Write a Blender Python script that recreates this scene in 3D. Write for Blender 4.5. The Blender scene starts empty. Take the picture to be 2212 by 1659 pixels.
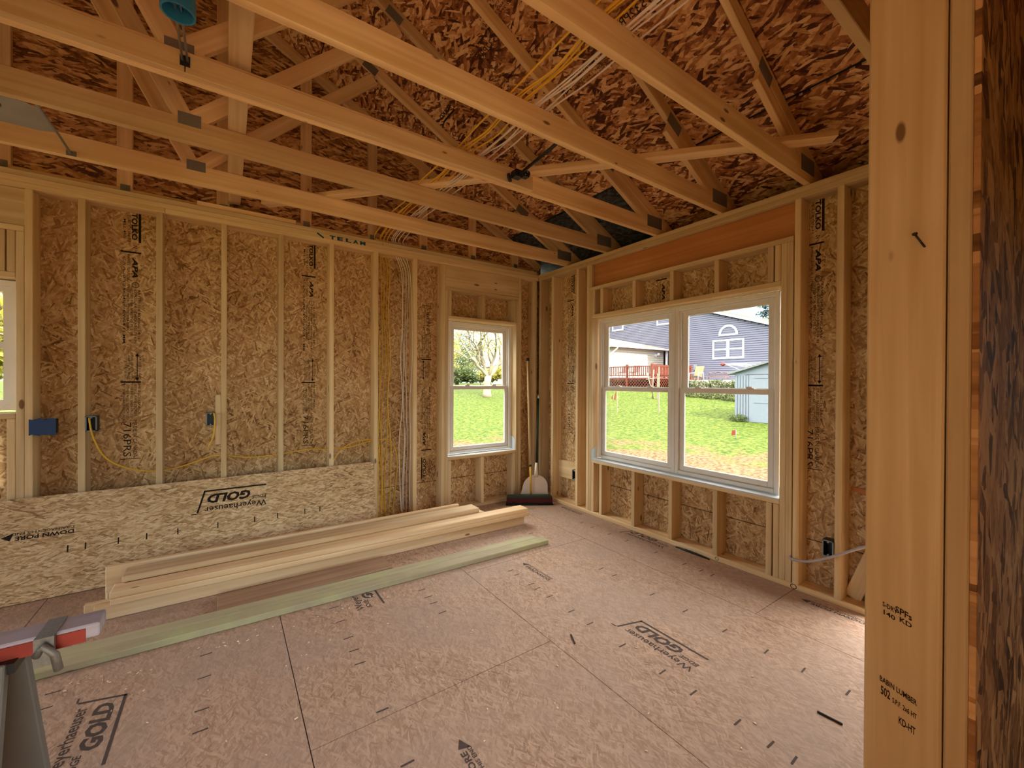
import bpy, bmesh, math, random
from mathutils import Vector, Matrix, noise as mnoise
random.seed(11)
SC = bpy.context.scene
COL = SC.collection
PI = math.pi

# ------------------------------------------------------------------ camera
FPX, YAW, PIT, ROL = 890.95, 0.6049399, -0.00449842, 0.00483969
CAM = Vector((-3.2139, -4.0707, 1.4182))
_f = Vector((math.sin(YAW)*math.cos(PIT), math.cos(YAW)*math.cos(PIT), math.sin(PIT)))
_r0 = Vector((math.cos(YAW), -math.sin(YAW), 0)); _u0 = _r0.cross(_f)
_r = _r0*math.cos(ROL) + _u0*math.sin(ROL); _u = -_r0*math.sin(ROL) + _u0*math.cos(ROL)
cd = bpy.data.cameras.new('camera'); cam = bpy.data.objects.new('camera', cd); COL.objects.link(cam)
cd.sensor_fit = 'HORIZONTAL'; cd.sensor_width = 36.0; cd.lens = FPX/2212*36.0
cd.clip_start = 0.02; cd.clip_end = 400
M = Matrix.Identity(4)
for i in range(3):
    M[i][0], M[i][1], M[i][2], M[i][3] = _r[i], _u[i], -_f[i], CAM[i]
cam.matrix_world = M
SC.camera = cam

# ------------------------------------------------------------------ world, sun, exposure
w = bpy.data.worlds.new('world'); SC.world = w; w.use_nodes = True
wn = w.node_tree; wn.nodes.clear()
sky = wn.nodes.new('ShaderNodeTexSky'); sky.sky_type = 'NISHITA'; sky.sun_disc = False
sky.sun_elevation = math.radians(42); sky.sun_rotation = math.radians(180); sky.altitude = 200
sky.air_density = 1.0; sky.dust_density = 1.2; sky.ozone_density = 1.0
bg = wn.nodes.new('ShaderNodeBackground'); bg.inputs['Strength'].default_value = 0.75
wo = wn.nodes.new('ShaderNodeOutputWorld')
# blue sky low down, unseen bright upper sky added to light the room
SKY_FILL = 6.0
tcw = wn.nodes.new('ShaderNodeTexCoord'); sxw = wn.nodes.new('ShaderNodeSeparateXYZ'); wn.links.new(tcw.outputs['Generated'], sxw.inputs[0])
mrw = wn.nodes.new('ShaderNodeMapRange'); mrw.interpolation_type = 'SMOOTHSTEP'; wn.links.new(sxw.outputs[2], mrw.inputs[0]); mrw.inputs[1].default_value = 0.20; mrw.inputs[2].default_value = 0.50
bg2 = wn.nodes.new('ShaderNodeBackground'); bg2.inputs[0].default_value = (1.0, 0.955, 0.90, 1); bg2.inputs[1].default_value = SKY_FILL
mxw = wn.nodes.new('ShaderNodeMixShader'); wn.links.new(mrw.outputs[0], mxw.inputs[0])
mbw = wn.nodes.new('ShaderNodeMix'); mbw.data_type = 'RGBA'; mbw.inputs[0].default_value = 0.75; wn.links.new(sky.outputs[0], mbw.inputs[6]); mbw.inputs[7].default_value = (0.42, 0.88, 1.12, 1)
wn.links.new(mbw.outputs[2], bg.inputs[0]); wn.links.new(bg.outputs[0], mxw.inputs[1]); wn.links.new(bg2.outputs[0], mxw.inputs[2]); wn.links.new(mxw.outputs[0], wo.inputs[0])

sl = bpy.data.lights.new('sun', 'SUN'); sl.energy = 6.0; sl.angle = math.radians(0.6); sl.color = (1.0, 0.93, 0.82)
so = bpy.data.objects.new('sun', sl); COL.objects.link(so)
_el, _az = math.radians(42), math.radians(182)
_d = Vector((math.sin(_az)*math.cos(_el), math.cos(_az)*math.cos(_el), math.sin(_el)))
so.rotation_euler = _d.to_track_quat('Z', 'Y').to_euler()

def portal(name, loc, rot, sx, sy):
    l = bpy.data.lights.new(name, 'AREA'); l.shape = 'RECTANGLE'; l.size = sx; l.size_y = sy
    l.cycles.is_portal = True
    o = bpy.data.objects.new(name, l); COL.objects.link(o); o.location = loc; o.rotation_euler = rot
portal('portal_rear', (-3.52, -7.1, 1.25), (PI/2, 0, 0), 2.15, 2.5)
portal('portal_side', (-6.4, -1.6, 1.3), (0, -PI/2, 0), 2.6, 2.6)
portal('portal_added_opening', (0.2, -3.485, 1.3), (0, PI/2, 0), 2.6, 0.45)
portal('portal_window', (0.2, -1.84, 1.35), (0, PI/2, 0), 1.5, 1.85)
portal('portal_small_window', (-0.79, 0.2, 1.35), (-PI/2, 0, 0), 0.9, 1.5)

vs = SC.view_settings
vs.view_transform = 'Standard'; vs.look = 'None'; vs.exposure = 1.8; vs.gamma = 1.0; vs.use_curve_mapping = False
SC.cycles.use_denoising = True
SC.cycles.max_bounces = 7; SC.cycles.diffuse_bounces = 5; SC.cycles.glossy_bounces = 2
SC.cycles.transmission_bounces = 4; SC.cycles.transparent_max_bounces = 8
SC.cycles.caustics_reflective = False; SC.cycles.caustics_refractive = False
SC.cycles.sample_clamp_indirect = 6.0

# ------------------------------------------------------------------ node helpers / materials
def new_mat(name):
    m = bpy.data.materials.new(name); m.use_nodes = True
    nt = m.node_tree; nt.nodes.clear()
    out = nt.nodes.new('ShaderNodeOutputMaterial'); b = nt.nodes.new('ShaderNodeBsdfPrincipled')
    nt.links.new(b.outputs[0], out.inputs[0])
    return m, nt, b
def N(nt, t, **kw):
    n = nt.nodes.new(t)
    for k, v in kw.items(): setattr(n, k, v)
    return n
def L(nt, a, b): nt.links.new(a, b)
def math_n(nt, op, a, b=None, c=None):
    n = N(nt, 'ShaderNodeMath', operation=op)
    for i, v in enumerate((a, b, c)):
        if v is None: continue
        if isinstance(v, (int, float)): n.inputs[i].default_value = v
        else: L(nt, v, n.inputs[i])
    return n.outputs[0]
def mixc(nt, fac, a, b, mode='MIX'):
    n = N(nt, 'ShaderNodeMix', data_type='RGBA', blend_type=mode)
    for s, v in ((0, fac), (6, a), (7, b)):
        if isinstance(v, (int, float)): n.inputs[s].default_value = v
        elif isinstance(v, tuple): n.inputs[s].default_value = (*v[:3], 1)
        else: L(nt, v, n.inputs[s])
    return n.outputs[2]
def ramp(nt, fac, stops, interp='LINEAR'):
    n = N(nt, 'ShaderNodeValToRGB'); cr = n.color_ramp; cr.interpolation = interp
    while len(cr.elements) < len(stops): cr.elements.new(0.5)
    for e, (p, c) in zip(cr.elements, stops): e.position = p; e.color = (*c, 1)
    L(nt, fac, n.inputs[0]); return n.outputs[0]
def srgb(r, g, b):
    f = lambda v: (v/255/12.92) if v/255 <= 0.04045 else ((v/255+0.055)/1.055)**2.4
    return (f(r), f(g), f(b))
def plain(name, rgb, rough=0.6, metal=0.0, spec=0.4, var=0.0, vscale=8.0):
    m, nt, b = new_mat(name)
    b.inputs['Roughness'].default_value = rough; b.inputs['Metallic'].default_value = metal
    b.inputs['Specular IOR Level'].default_value = spec
    tc = N(nt, 'ShaderNodeTexCoord'); nz = N(nt, 'ShaderNodeTexNoise'); nz.inputs['Scale'].default_value = vscale
    nz.inputs['Detail'].default_value = 2.0
    L(nt, tc.outputs['Object'], nz.inputs['Vector'])
    k = var if var else 0.06
    c = mixc(nt, nz.outputs[0], tuple(max(0, v*(1-k)) for v in rgb), tuple(min(1, v*(1+k)) for v in rgb))
    L(nt, c, b.inputs['Base Color']); return m

def wood(name, light, dark, knot, knots=1.0, vary=0.22, rough=0.68, grain=1.0, stain=None):
    m, nt, b = new_mat(name)
    b.inputs['Roughness'].default_value = rough; b.inputs['Specular IOR Level'].default_value = 0.2
    tc = N(nt, 'ShaderNodeTexCoord'); oi = N(nt, 'ShaderNodeObjectInfo')
    off = N(nt, 'ShaderNodeVectorMath', operation='SCALE'); off.inputs[0].default_value = (37.0, 11.3, 23.7)
    L(nt, oi.outputs['Random'], off.inputs['Scale'])
    ad = N(nt, 'ShaderNodeVectorMath', operation='ADD'); L(nt, tc.outputs['Object'], ad.inputs[0]); L(nt, off.outputs[0], ad.inputs[1])
    sc = N(nt, 'ShaderNodeVectorMath', operation='MULTIPLY'); L(nt, ad.outputs[0], sc.inputs[0]); sc.inputs[1].default_value = (0.9, 26*grain, 26*grain)
    n1 = N(nt, 'ShaderNodeTexNoise'); n1.inputs['Scale'].default_value = 1.0; n1.inputs['Detail'].default_value = 3.0
    n1.inputs['Distortion'].default_value = 0.5; L(nt, sc.outputs[0], n1.inputs['Vector'])
    n2 = N(nt, 'ShaderNodeTexNoise'); n2.inputs['Scale'].default_value = 2.3; n2.inputs['Detail'].default_value = 1.0
    L(nt, ad.outputs[0], n2.inputs['Vector'])
    f = math_n(nt, 'ADD', math_n(nt, 'MULTIPLY', n1.outputs[0], 0.75), math_n(nt, 'MULTIPLY', n2.outputs[0], 0.3))
    col = ramp(nt, f, [(0.30, dark), (0.52, tuple((a+c)/2 for a, c in zip(light, dark))), (0.68, light)])
    # knots
    ks = N(nt, 'ShaderNodeVectorMath', operation='MULTIPLY'); L(nt, ad.outputs[0], ks.inputs[0]); ks.inputs[1].default_value = (3.2, 8.5, 8.5)
    vo = N(nt, 'ShaderNodeTexVoronoi'); vo.inputs['Scale'].default_value = 1.0; L(nt, ks.outputs[0], vo.inputs['Vector'])
    sx = N(nt, 'ShaderNodeSeparateColor'); L(nt, vo.outputs['Color'], sx.inputs[0])
    rad = math_n(nt, 'MULTIPLY', math_n(nt, 'SUBTRACT', sx.outputs[0], 0.45), 0.22*knots)
    kf = math_n(nt, 'SUBTRACT', rad, vo.outputs['Distance'])
    kf2 = N(nt, 'ShaderNodeMapRange'); L(nt, kf, kf2.inputs[0]); kf2.inputs[1].default_value = -0.015; kf2.inputs[2].default_value = 0.02
    col = mixc(nt, math_n(nt, 'MULTIPLY', kf2.outputs[0], 0.85), col, knot)
    # board to board variation
    v = N(nt, 'ShaderNodeMapRange'); L(nt, oi.outputs['Random'], v.inputs[0]); v.inputs[3].default_value = 1-vary; v.inputs[4].default_value = 1+vary*0.45
    hsv = N(nt, 'ShaderNodeHueSaturation'); L(nt, col, hsv.inputs['Color']); L(nt, v.outputs[0], hsv.inputs['Value'])
    col = hsv.outputs[0]
    if stain:
        n3 = N(nt, 'ShaderNodeTexNoise'); n3.inputs['Scale'].default_value = 5.0; n3.inputs['Detail'].default_value = 4.0
        L(nt, ad.outputs[0], n3.inputs['Vector'])
        sf = N(nt, 'ShaderNodeMapRange'); L(nt, n3.outputs[0], sf.inputs[0]); sf.inputs[1].default_value = 0.45; sf.inputs[2].default_value = 0.7
        col = mixc(nt, sf.outputs[0], col, stain)
    L(nt, col, b.inputs['Base Color'])
    return m

def osb(name, axes, stops, length=0.11, width=0.022, angles=(0.15, 0.9, 1.75, 2.5), tint=None, gap=0.55, contrast=1.0, rough=0.72, local=False, grey=None):
    """oriented strands: several stretched cell layers, the strand with the highest random rank lies on top"""
    m, nt, b = new_mat(name)
    b.inputs['Roughness'].default_value = rough; b.inputs['Specular IOR Level'].default_value = 0.25
    tc = N(nt, 'ShaderNodeTexCoord'); s = N(nt, 'ShaderNodeSeparateXYZ'); L(nt, tc.outputs['Object'], s.inputs[0])
    cx = N(nt, 'ShaderNodeCombineXYZ'); L(nt, s.outputs[axes[0]], cx.inputs[0]); L(nt, s.outputs[axes[1]], cx.inputs[1])
    nz = N(nt, 'ShaderNodeTexNoise', noise_dimensions='2D'); nz.inputs['Scale'].default_value = 7.0; nz.inputs['Detail'].default_value = 1.0
    L(nt, cx.outputs[0], nz.inputs['Vector'])
    dm = N(nt, 'ShaderNodeVectorMath', operation='SCALE'); L(nt, nz.outputs['Color'], dm.inputs[0]); dm.inputs['Scale'].default_value = 0.022
    ad = N(nt, 'ShaderNodeVectorMath', operation='ADD'); L(nt, cx.outputs[0], ad.inputs[0]); L(nt, dm.outputs[0], ad.inputs[1])
    cur = None
    for i, a in enumerate(angles):
        mp = N(nt, 'ShaderNodeMapping', vector_type='TEXTURE')
        mp.inputs['Location'].default_value = (3.1*i, 1.7*i, 0); mp.inputs['Rotation'].default_value = (0, 0, a)
        k = 1.0 if i % 2 == 0 else 0.72
        mp.inputs['Scale'].default_value = (length*k, width*k, 1)
        L(nt, ad.outputs[0], mp.inputs['Vector'])
        vo = N(nt, 'ShaderNodeTexVoronoi', voronoi_dimensions='2D'); vo.inputs['Scale'].default_value = 1.0
        L(nt, mp.outputs[0], vo.inputs['Vector'])
        sp = N(nt, 'ShaderNodeSeparateColor'); L(nt, vo.outputs['Color'], sp.inputs[0])
        val, rank, dist = sp.outputs[0], sp.outputs[1], vo.outputs['Distance']
        # strands fade out of rank towards their rim so that the ones below show
        rank = math_n(nt, 'SUBTRACT', rank, math_n(nt, 'MULTIPLY', math_n(nt, 'POWER', dist, 3.0), 0.9))
        if cur is None: cur = (val, rank, dist)
        else:
            g = math_n(nt, 'GREATER_THAN', rank, cur[1])
            mx = lambda p, q: math_n(nt, 'ADD', q, math_n(nt, 'MULTIPLY', g, math_n(nt, 'SUBTRACT', p, q)))
            cur = (mx(val, cur[0]), math_n(nt, 'MAXIMUM', rank, cur[1]), mx(dist, cur[2]))
    val, rank, dist = cur
    fn = N(nt, 'ShaderNodeTexNoise', noise_dimensions='2D'); fn.inputs['Scale'].default_value = 38.0; fn.inputs['Detail'].default_value = 3.0
    L(nt, ad.outputs[0], fn.inputs['Vector'])
    big = N(nt, 'ShaderNodeTexNoise', noise_dimensions='2D'); big.inputs['Scale'].default_value = 1.6; big.inputs['Detail'].default_value = 2.0
    L(nt, cx.outputs[0], big.inputs['Vector'])
    v = math_n(nt, 'ADD', math_n(nt, 'MULTIPLY', math_n(nt, 'SUBTRACT', val, 0.5), contrast), 0.5)
    v = math_n(nt, 'ADD', v, math_n(nt, 'MULTIPLY', math_n(nt, 'SUBTRACT', fn.outputs[0], 0.5), 0.5*contrast))
    v = math_n(nt, 'ADD', v, math_n(nt, 'MULTIPLY', math_n(nt, 'SUBTRACT', big.outputs[0], 0.5), 0.4))
    col = ramp(nt, v, stops)
    # dark chips between strands
    e = N(nt, 'ShaderNodeMapRange'); L(nt, math_n(nt, 'SUBTRACT', dist, math_n(nt, 'MULTIPLY', fn.outputs[0], 0.25)), e.inputs[0]); e.inputs[1].default_value = gap; e.inputs[2].default_value = gap+0.16
    col = mixc(nt, math_n(nt, 'MULTIPLY', e.outputs[0], 0.75), col, tuple(c*0.55 for c in stops[0][1]))
    if grey:
        gn = N(nt, 'ShaderNodeMapRange'); L(nt, big.outputs[0], gn.inputs[0]); gn.inputs[1].default_value = 0.35; gn.inputs[2].default_value = 0.65
        col = mixc(nt, math_n(nt, 'MULTIPLY', gn.outputs[0], 0.5), col, grey)
    L(nt, col, b.inputs['Base Color'])
    return m

C_L, C_D = srgb(234, 208, 162), srgb(206, 170, 120)
M_LUM = wood('spruce_lumber', C_L, C_D, srgb(112, 66, 34))
M_TRUSS = wood('truss_lumber', srgb(234, 202, 150), srgb(206, 164, 110), srgb(98, 56, 30))
M_POST = wood('post_lumber', srgb(220, 198, 150), srgb(190, 160, 110), srgb(100, 66, 36), knots=0.8)
M_LVL = wood('laminated_header', srgb(226, 158, 98), srgb(198, 126, 72), srgb(90, 42, 24), knots=0.9, grain=0.7)
M_PILE = wood('fresh_lumber', srgb(240, 212, 170), srgb(218, 178, 128), srgb(130, 84, 50))
M_TREAT = wood('treated_lumber', srgb(192, 182, 148), srgb(164, 156, 126), srgb(96, 80, 52), stain=srgb(178, 178, 132))
M_OLD = wood('weathered_board', srgb(172, 140, 112), srgb(142, 110, 86), srgb(80, 54, 40))
M_WHITEWOOD = wood('worn_rail_wood', srgb(206, 200, 206), srgb(160, 150, 156), srgb(90, 80, 76), stain=srgb(186, 178, 186))
M_DARKSTICK = wood('dark_stick', srgb(60, 46, 38), srgb(40, 30, 24), srgb(20, 14, 10))
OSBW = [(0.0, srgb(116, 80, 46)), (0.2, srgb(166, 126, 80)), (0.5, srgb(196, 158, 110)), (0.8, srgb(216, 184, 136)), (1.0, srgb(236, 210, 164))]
M_OSB_BACK = osb('osb_wall_back', (0, 2), OSBW, length=0.075, width=0.015, angles=(0.5, 1.2, 1.85, 2.6), contrast=0.8, gap=0.78)
M_OSB_RIGHT = osb('osb_wall_right', (1, 2), OSBW, length=0.075, width=0.015, angles=(0.5, 1.2, 1.75, 2.6), contrast=0.8, gap=0.78)
M_OSB_GABLE = osb('osb_gable', (0, 2), [(0.0, srgb(84, 48, 24)), (0.25, srgb(138, 90, 48)), (0.55, srgb(182, 132, 80)), (1.0, srgb(220, 178, 122))], angles=(0.1, 0.5, 2.8, 3.0))
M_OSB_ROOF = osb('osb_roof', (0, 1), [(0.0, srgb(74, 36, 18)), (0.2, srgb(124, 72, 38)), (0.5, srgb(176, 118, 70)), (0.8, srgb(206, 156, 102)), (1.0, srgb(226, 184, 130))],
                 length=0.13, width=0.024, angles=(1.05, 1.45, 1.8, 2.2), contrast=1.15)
M_OSB_ROOF_DARK = osb('osb_roof_dark', (0, 1), [(0.0, srgb(26, 27, 27)), (0.4, srgb(50, 52, 52)), (1.0, srgb(84, 84, 80))], angles=(1.05, 1.45, 1.8, 2.2))
FLO = [(0.0, srgb(116, 88, 70)), (0.25, srgb(160, 130, 108)), (0.55, srgb(186, 156, 132)), (1.0, srgb(212, 184, 158))]
M_FLOOR = osb('osb_floor', (1, 0), FLO, length=0.05, width=0.009, angles=(0.2, 0.75, 2.5, 2.95), contrast=0.5, gap=0.85, grey=srgb(158, 138, 126))
M_SHEET = osb('osb_sheet', (0, 1), [(0.0, srgb(126, 92, 56)), (0.25, srgb(176, 140, 96)), (0.55, srgb(206, 172, 126)), (1.0, srgb(232, 206, 164))],
              length=0.06, width=0.010, angles=(0.1, 0.45, 2.75, 3.05), contrast=0.75, gap=0.8)
M_OSB_PART = osb('osb_partition', (0, 2), [(0.0, srgb(70, 44, 22)), (0.3, srgb(140, 98, 54)), (0.6, srgb(184, 140, 88)), (1.0, srgb(214, 172, 116))], length=0.16, width=0.06, angles=(1.0, 1.5, 2.0, 2.5))
M_EDGE = plain('osb_edge', srgb(134, 90, 50), 0.9, var=0.25, vscale=120)
M_INK = plain('stamp_ink', srgb(44, 34, 28), 0.8, spec=0.1)
M_INK_FLOOR = plain('worn_floor_ink', srgb(84, 74, 70), 0.8, spec=0.1, var=0.3, vscale=40)
M_BLUE_INK = plain('blue_ink', srgb(30, 78, 96), 0.8, spec=0.1, var=0.3, vscale=40)
M_VINYL = plain('white_vinyl', srgb(232, 226, 216), 0.45, spec=0.4)
M_GALV = plain('galvanized_plate', srgb(126, 122, 112), 0.55, metal=0.5, var=0.35, vscale=160)
M_STEEL = plain('grey_steel', srgb(150, 150, 146), 0.4, metal=0.7)
M_CANPAN = plain('zinc_pan', srgb(158, 156, 148), 0.5, metal=0.4, var=0.15)
M_BLACKMETAL = plain('black_metal', srgb(38, 36, 34), 0.4, metal=0.4)
M_BLUEBOX = plain('blue_plastic', srgb(44, 116, 150), 0.4)
M_GREYBOX = plain('dark_box_plastic', srgb(34, 40, 42), 0.5)
M_BOXRIM = plain('box_rim_plastic', srgb(130, 138, 140), 0.5)
M_TAPE = plain('blue_tape', srgb(34, 62, 104), 0.6, var=0.2, vscale=30)
M_FLASH = plain('flashing_tape', srgb(196, 202, 204), 0.45, var=0.1)
M_YEL = plain('yellow_cable_sheath', srgb(226, 178, 52), 0.45)
M_WHT = plain('white_cable_sheath', srgb(226, 212, 196), 0.45)
M_GRYC = plain('grey_cable_sheath', srgb(176, 168, 172), 0.45)
M_DARK = plain('dark_void', srgb(24, 18, 14), 0.9, spec=0.0)
M_SLOTBAG = plain('black_slot_plastic', srgb(22, 22, 22), 0.35)
M_NAIL = plain('dark_nail', srgb(56, 50, 46), 0.4, metal=0.7)
M_REDWOODEDGE = plain('red_paint', srgb(152, 52, 34), 0.6, var=0.25, vscale=30)
M_SAWLEG = plain('grey_leg_paint', srgb(112, 110, 102), 0.6, var=0.15)
M_BROOMRED = plain('dark_red_bristle', srgb(82, 34, 34), 0.9, var=0.3, vscale=200)
M_BROOMBLK = plain('black_bristle', srgb(24, 22, 20), 0.9)
M_BROOMBASE = plain('broom_block', srgb(30, 58, 40), 0.5)
M_YPOLE = plain('yellow_pole', srgb(214, 164, 60), 0.45)
M_TANPOLE = plain('tan_pole', srgb(196, 160, 112), 0.5)
M_GREENPOLE = plain('dark_green_pole', srgb(34, 46, 34), 0.45)
M_PAN = plain('beige_plastic', srgb(226, 206, 184), 0.5)
M_CHIP = plain('pale_wood_chip', srgb(240, 220, 184), 0.8)
OUTK = 0.21
def osr(r, g, b, k=None): return tuple(v*(k or OUTK) for v in srgb(r, g, b))
# outdoors
M_SIDING = plain('violet_grey_siding', osr(148, 148, 172, 0.36), 0.6)
M_SIDINGW = plain('white_siding', osr(236, 230, 214, 0.6), 0.6)
M_TRIMW = plain('white_trim', osr(238, 240, 244, 0.7), 0.5)
M_SHINGLE = plain('tan_shingle', osr(200, 176, 132, 0.45), 0.9, var=0.25, vscale=14)
M_FARGLASS = plain('far_window_glass', osr(96, 104, 104), 0.15, spec=0.6, var=0.5, vscale=5)
M_DECK = plain('red_deck_stain', osr(196, 92, 58), 0.6, var=0.15, vscale=5)
M_SHED = plain('pale_blue_resin', osr(180, 192, 206, 0.34), 0.5)
M_SHEDROOF = plain('pale_resin_roof', osr(214, 218, 220), 0.5)
M_CONC = plain('pale_concrete', osr(220, 214, 204, 0.5), 0.8)
M_BARK = plain('tree_bark', osr(176, 158, 132, 0.5), 0.9, var=0.3, vscale=6)
M_TANCLOTH = plain('tan_sling', osr(218, 188, 134), 0.7)
M_PINKMETAL = plain('pink_bench_metal', osr(196, 150, 140), 0.5)
M_ORANGE = plain('orange_flag', osr(232, 100, 44), 0.6)
M_STAKE = plain('pale_stake', osr(240, 220, 188), 0.6)
M_RED = plain('red_ribbon', osr(222, 74, 70), 0.6)
def leafmat(name, c1, c2):
    m, nt, b = new_mat(name)
    b.inputs['Roughness'].default_value = 0.6; b.inputs['Specular IOR Level'].default_value = 0.2
    g = N(nt, 'ShaderNodeNewGeometry'); c = mixc(nt, g.outputs['Random Per Island'], c1, c2)
    L(nt, c, b.inputs['Base Color'])
    tr = N(nt, 'ShaderNodeBsdfTranslucent'); L(nt, c, tr.inputs[0])
    mx = N(nt, 'ShaderNodeMixShader'); mx.inputs[0].default_value = 0.35
    out = [n for n in nt.nodes if n.type == 'OUTPUT_MATERIAL'][0]
    L(nt, b.outputs[0], mx.inputs[1]); L(nt, tr.outputs[0], mx.inputs[2]); L(nt, mx.outputs[0], out.inputs[0])
    return m
M_LEAFY = leafmat('yellow_green_leaf', osr(186, 182, 66, 0.34), osr(224, 210, 100, 0.4))
M_LEAFG = leafmat('green_leaf', osr(92, 128, 52), osr(156, 176, 84))
M_LEAFH = leafmat('hedge_leaf', osr(86, 112, 50), osr(170, 176, 90))
M_FIR = leafmat('fir_needles', osr(62, 88, 84), osr(92, 116, 100))
def glass():
    m = bpy.data.materials.new('window_glass'); m.use_nodes = True; nt = m.node_tree; nt.nodes.clear()
    o = N(nt, 'ShaderNodeOutputMaterial'); t = N(nt, 'ShaderNodeBsdfTransparent'); t.inputs[0].default_value = (0.60, 0.61, 0.605, 1)
    g = N(nt, 'ShaderNodeBsdfGlossy'); g.inputs['Roughness'].default_value = 0.02
    fr = N(nt, 'ShaderNodeFresnel'); fr.inputs[0].default_value = 1.45
    mx = N(nt, 'ShaderNodeMixShader'); L(nt, math_n(nt, 'MULTIPLY', fr.outputs[0], 0.6), mx.inputs[0])
    L(nt, t.outputs[0], mx.inputs[1]); L(nt, g.outputs[0], mx.inputs[2]); L(nt, mx.outputs[0], o.inputs[0])
    return m
M_GLASS = glass()
def lawn_mat():
    m, nt, b = new_mat('lawn_and_dirt')
    b.inputs['Roughness'].default_value = 0.9; b.inputs['Specular IOR Level'].default_value = 0.1
    tc = N(nt, 'ShaderNodeTexCoord')
    n1 = N(nt, 'ShaderNodeTexNoise'); n1.inputs['Scale'].default_value = 0.9; n1.inputs['Detail'].default_value = 5.0; n1.inputs['Roughness'].default_value = 0.65
    n2 = N(nt, 'ShaderNodeTexNoise'); n2.inputs['Scale'].default_value = 9.0; n2.inputs['Detail'].default_value = 4.0; n2.inputs['Roughness'].default_value = 0.75
    n3 = N(nt, 'ShaderNodeTexNoise'); n3.inputs['Scale'].default_value = 14.0; n3.inputs['Detail'].default_value = 3.0
    for n in (n1, n2, n3): L(nt, tc.outputs['Object'], n.inputs['Vector'])
    gr = ramp(nt, n2.outputs[0], [(0.34, osr(62, 96, 22)), (0.5, osr(128, 158, 52)), (0.62, osr(180, 192, 84)), (0.8, osr(206, 206, 116))])
    di = ramp(nt, n3.outputs[0], [(0.32, osr(112, 80, 54)), (0.46, osr(178, 140, 98)), (0.6, osr(206, 168, 122)), (0.8, osr(226, 194, 150))])
    ln = N(nt, 'ShaderNodeVectorMath', operation='DISTANCE'); L(nt, tc.outputs['Object'], ln.inputs[0]); ln.inputs[1].default_value = (CAM.x, CAM.y, 0)
    d = math_n(nt, 'ADD', ln.outputs['Value'], math_n(nt, 'MULTIPLY', math_n(nt, 'SUBTRACT', n1.outputs[0], 0.5), 7.0))
    mr = N(nt, 'ShaderNodeMapRange'); L(nt, d, mr.inputs[0]); mr.inputs[1].default_value = 10.6; mr.inputs[2].default_value = 12.0
    L(nt, mixc(nt, mr.outputs[0], di, gr), b.inputs['Base Color'])
    bp = N(nt, 'ShaderNodeBump'); bp.inputs['Strength'].default_value = 0.9; bp.inputs['Distance'].default_value = 0.08
    L(nt, n2.outputs[0], bp.inputs['Height']); L(nt, bp.outputs[0], b.inputs['Normal'])
    return m
M_LAWN = lawn_mat()

# ------------------------------------------------------------------ object helpers
WORLD = {}
def _place(o, Mw, parent):
    WORLD[o.name] = Mw.copy()
    if parent is not None:
        o.parent = parent
        o.matrix_basis = WORLD[parent.name].inverted() @ Mw
    else:
        o.matrix_basis = Mw
def tag(o, label=None, cat=None, group=None, kind=None):
    if label: o['label'] = label
    if cat: o['category'] = cat
    if group: o['group'] = group
    if kind: o['kind'] = kind
    return o
def empty(name, loc=(0, 0, 0), label=None, cat=None, group=None, kind=None, rz=0.0):
    o = bpy.data.objects.new(name, None); COL.objects.link(o); o.empty_display_size = 0.1
    _place(o, Matrix.Translation(loc) @ Matrix.Rotation(rz, 4, 'Z'), None)
    return tag(o, label, cat, group, kind)
def obj(name, bm, mat, parent=None, Mw=None, smooth=False):
    me = bpy.data.meshes.new(name); bm.normal_update(); bm.to_mesh(me); bm.free()
    mats = mat if isinstance(mat, (list, tuple)) else [mat]
    for m in mats: me.materials.append(m)
    if smooth:
        for p in me.polygons: p.use_smooth = True
    o = bpy.data.objects.new(name, me); COL.objects.link(o)
    _place(o, Mw or Matrix.Identity(4), parent)
    return o
_boxes = {}
def box_mesh(lx, ly, lz, mat, bev):
    k = (round(lx, 4), round(ly, 4), round(lz, 4), mat.name, bev)
    if k in _boxes: return _boxes[k]
    bm = bmesh.new(); bmesh.ops.create_cube(bm, size=1.0)
    bmesh.ops.scale(bm, vec=(lx, ly, lz), verts=bm.verts)
    b = min(bev, 0.2*min(lx, ly, lz))
    if b > 0.0004: bmesh.ops.bevel(bm, geom=bm.edges[:], offset=b, segments=1, affect='EDGES')
    me = bpy.data.meshes.new('board'); bm.to_mesh(me); bm.free(); me.materials.append(mat); _boxes[k] = me
    return me
AX = {'x': Matrix(((1, 0, 0), (0, 1, 0), (0, 0, 1))), 'y': Matrix(((0, -1, 0), (1, 0, 0), (0, 0, 1))), 'z': Matrix(((0, 0, 1), (0, 1, 0), (-1, 0, 0)))}
def bx(name, x0, x1, y0, y1, z0, z1, mat, parent=None, axis=None, bev=0.003):
    """axis-aligned stick; local X runs along its grain"""
    d = (abs(x1-x0), abs(y1-y0), abs(z1-z0)); c = Vector(((x0+x1)/2, (y0+y1)/2, (z0+z1)/2))
    if axis is None: axis = 'xyz'[d.index(max(d))]
    l = {'x': d, 'y': (d[1], d[0], d[2]), 'z': (d[2], d[1], d[0])}[axis]
    me = box_mesh(*l, mat, bev)
    o = bpy.data.objects.new(name, me); COL.objects.link(o)
    R = AX[axis].to_4x4()
    if axis == 'z' : R = Matrix(((0, 0, -1, 0), (0, 1, 0, 0), (1, 0, 0, 0), (0, 0, 0, 1)))
    _place(o, Matrix.Translation(c) @ R, parent)
    return o
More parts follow.
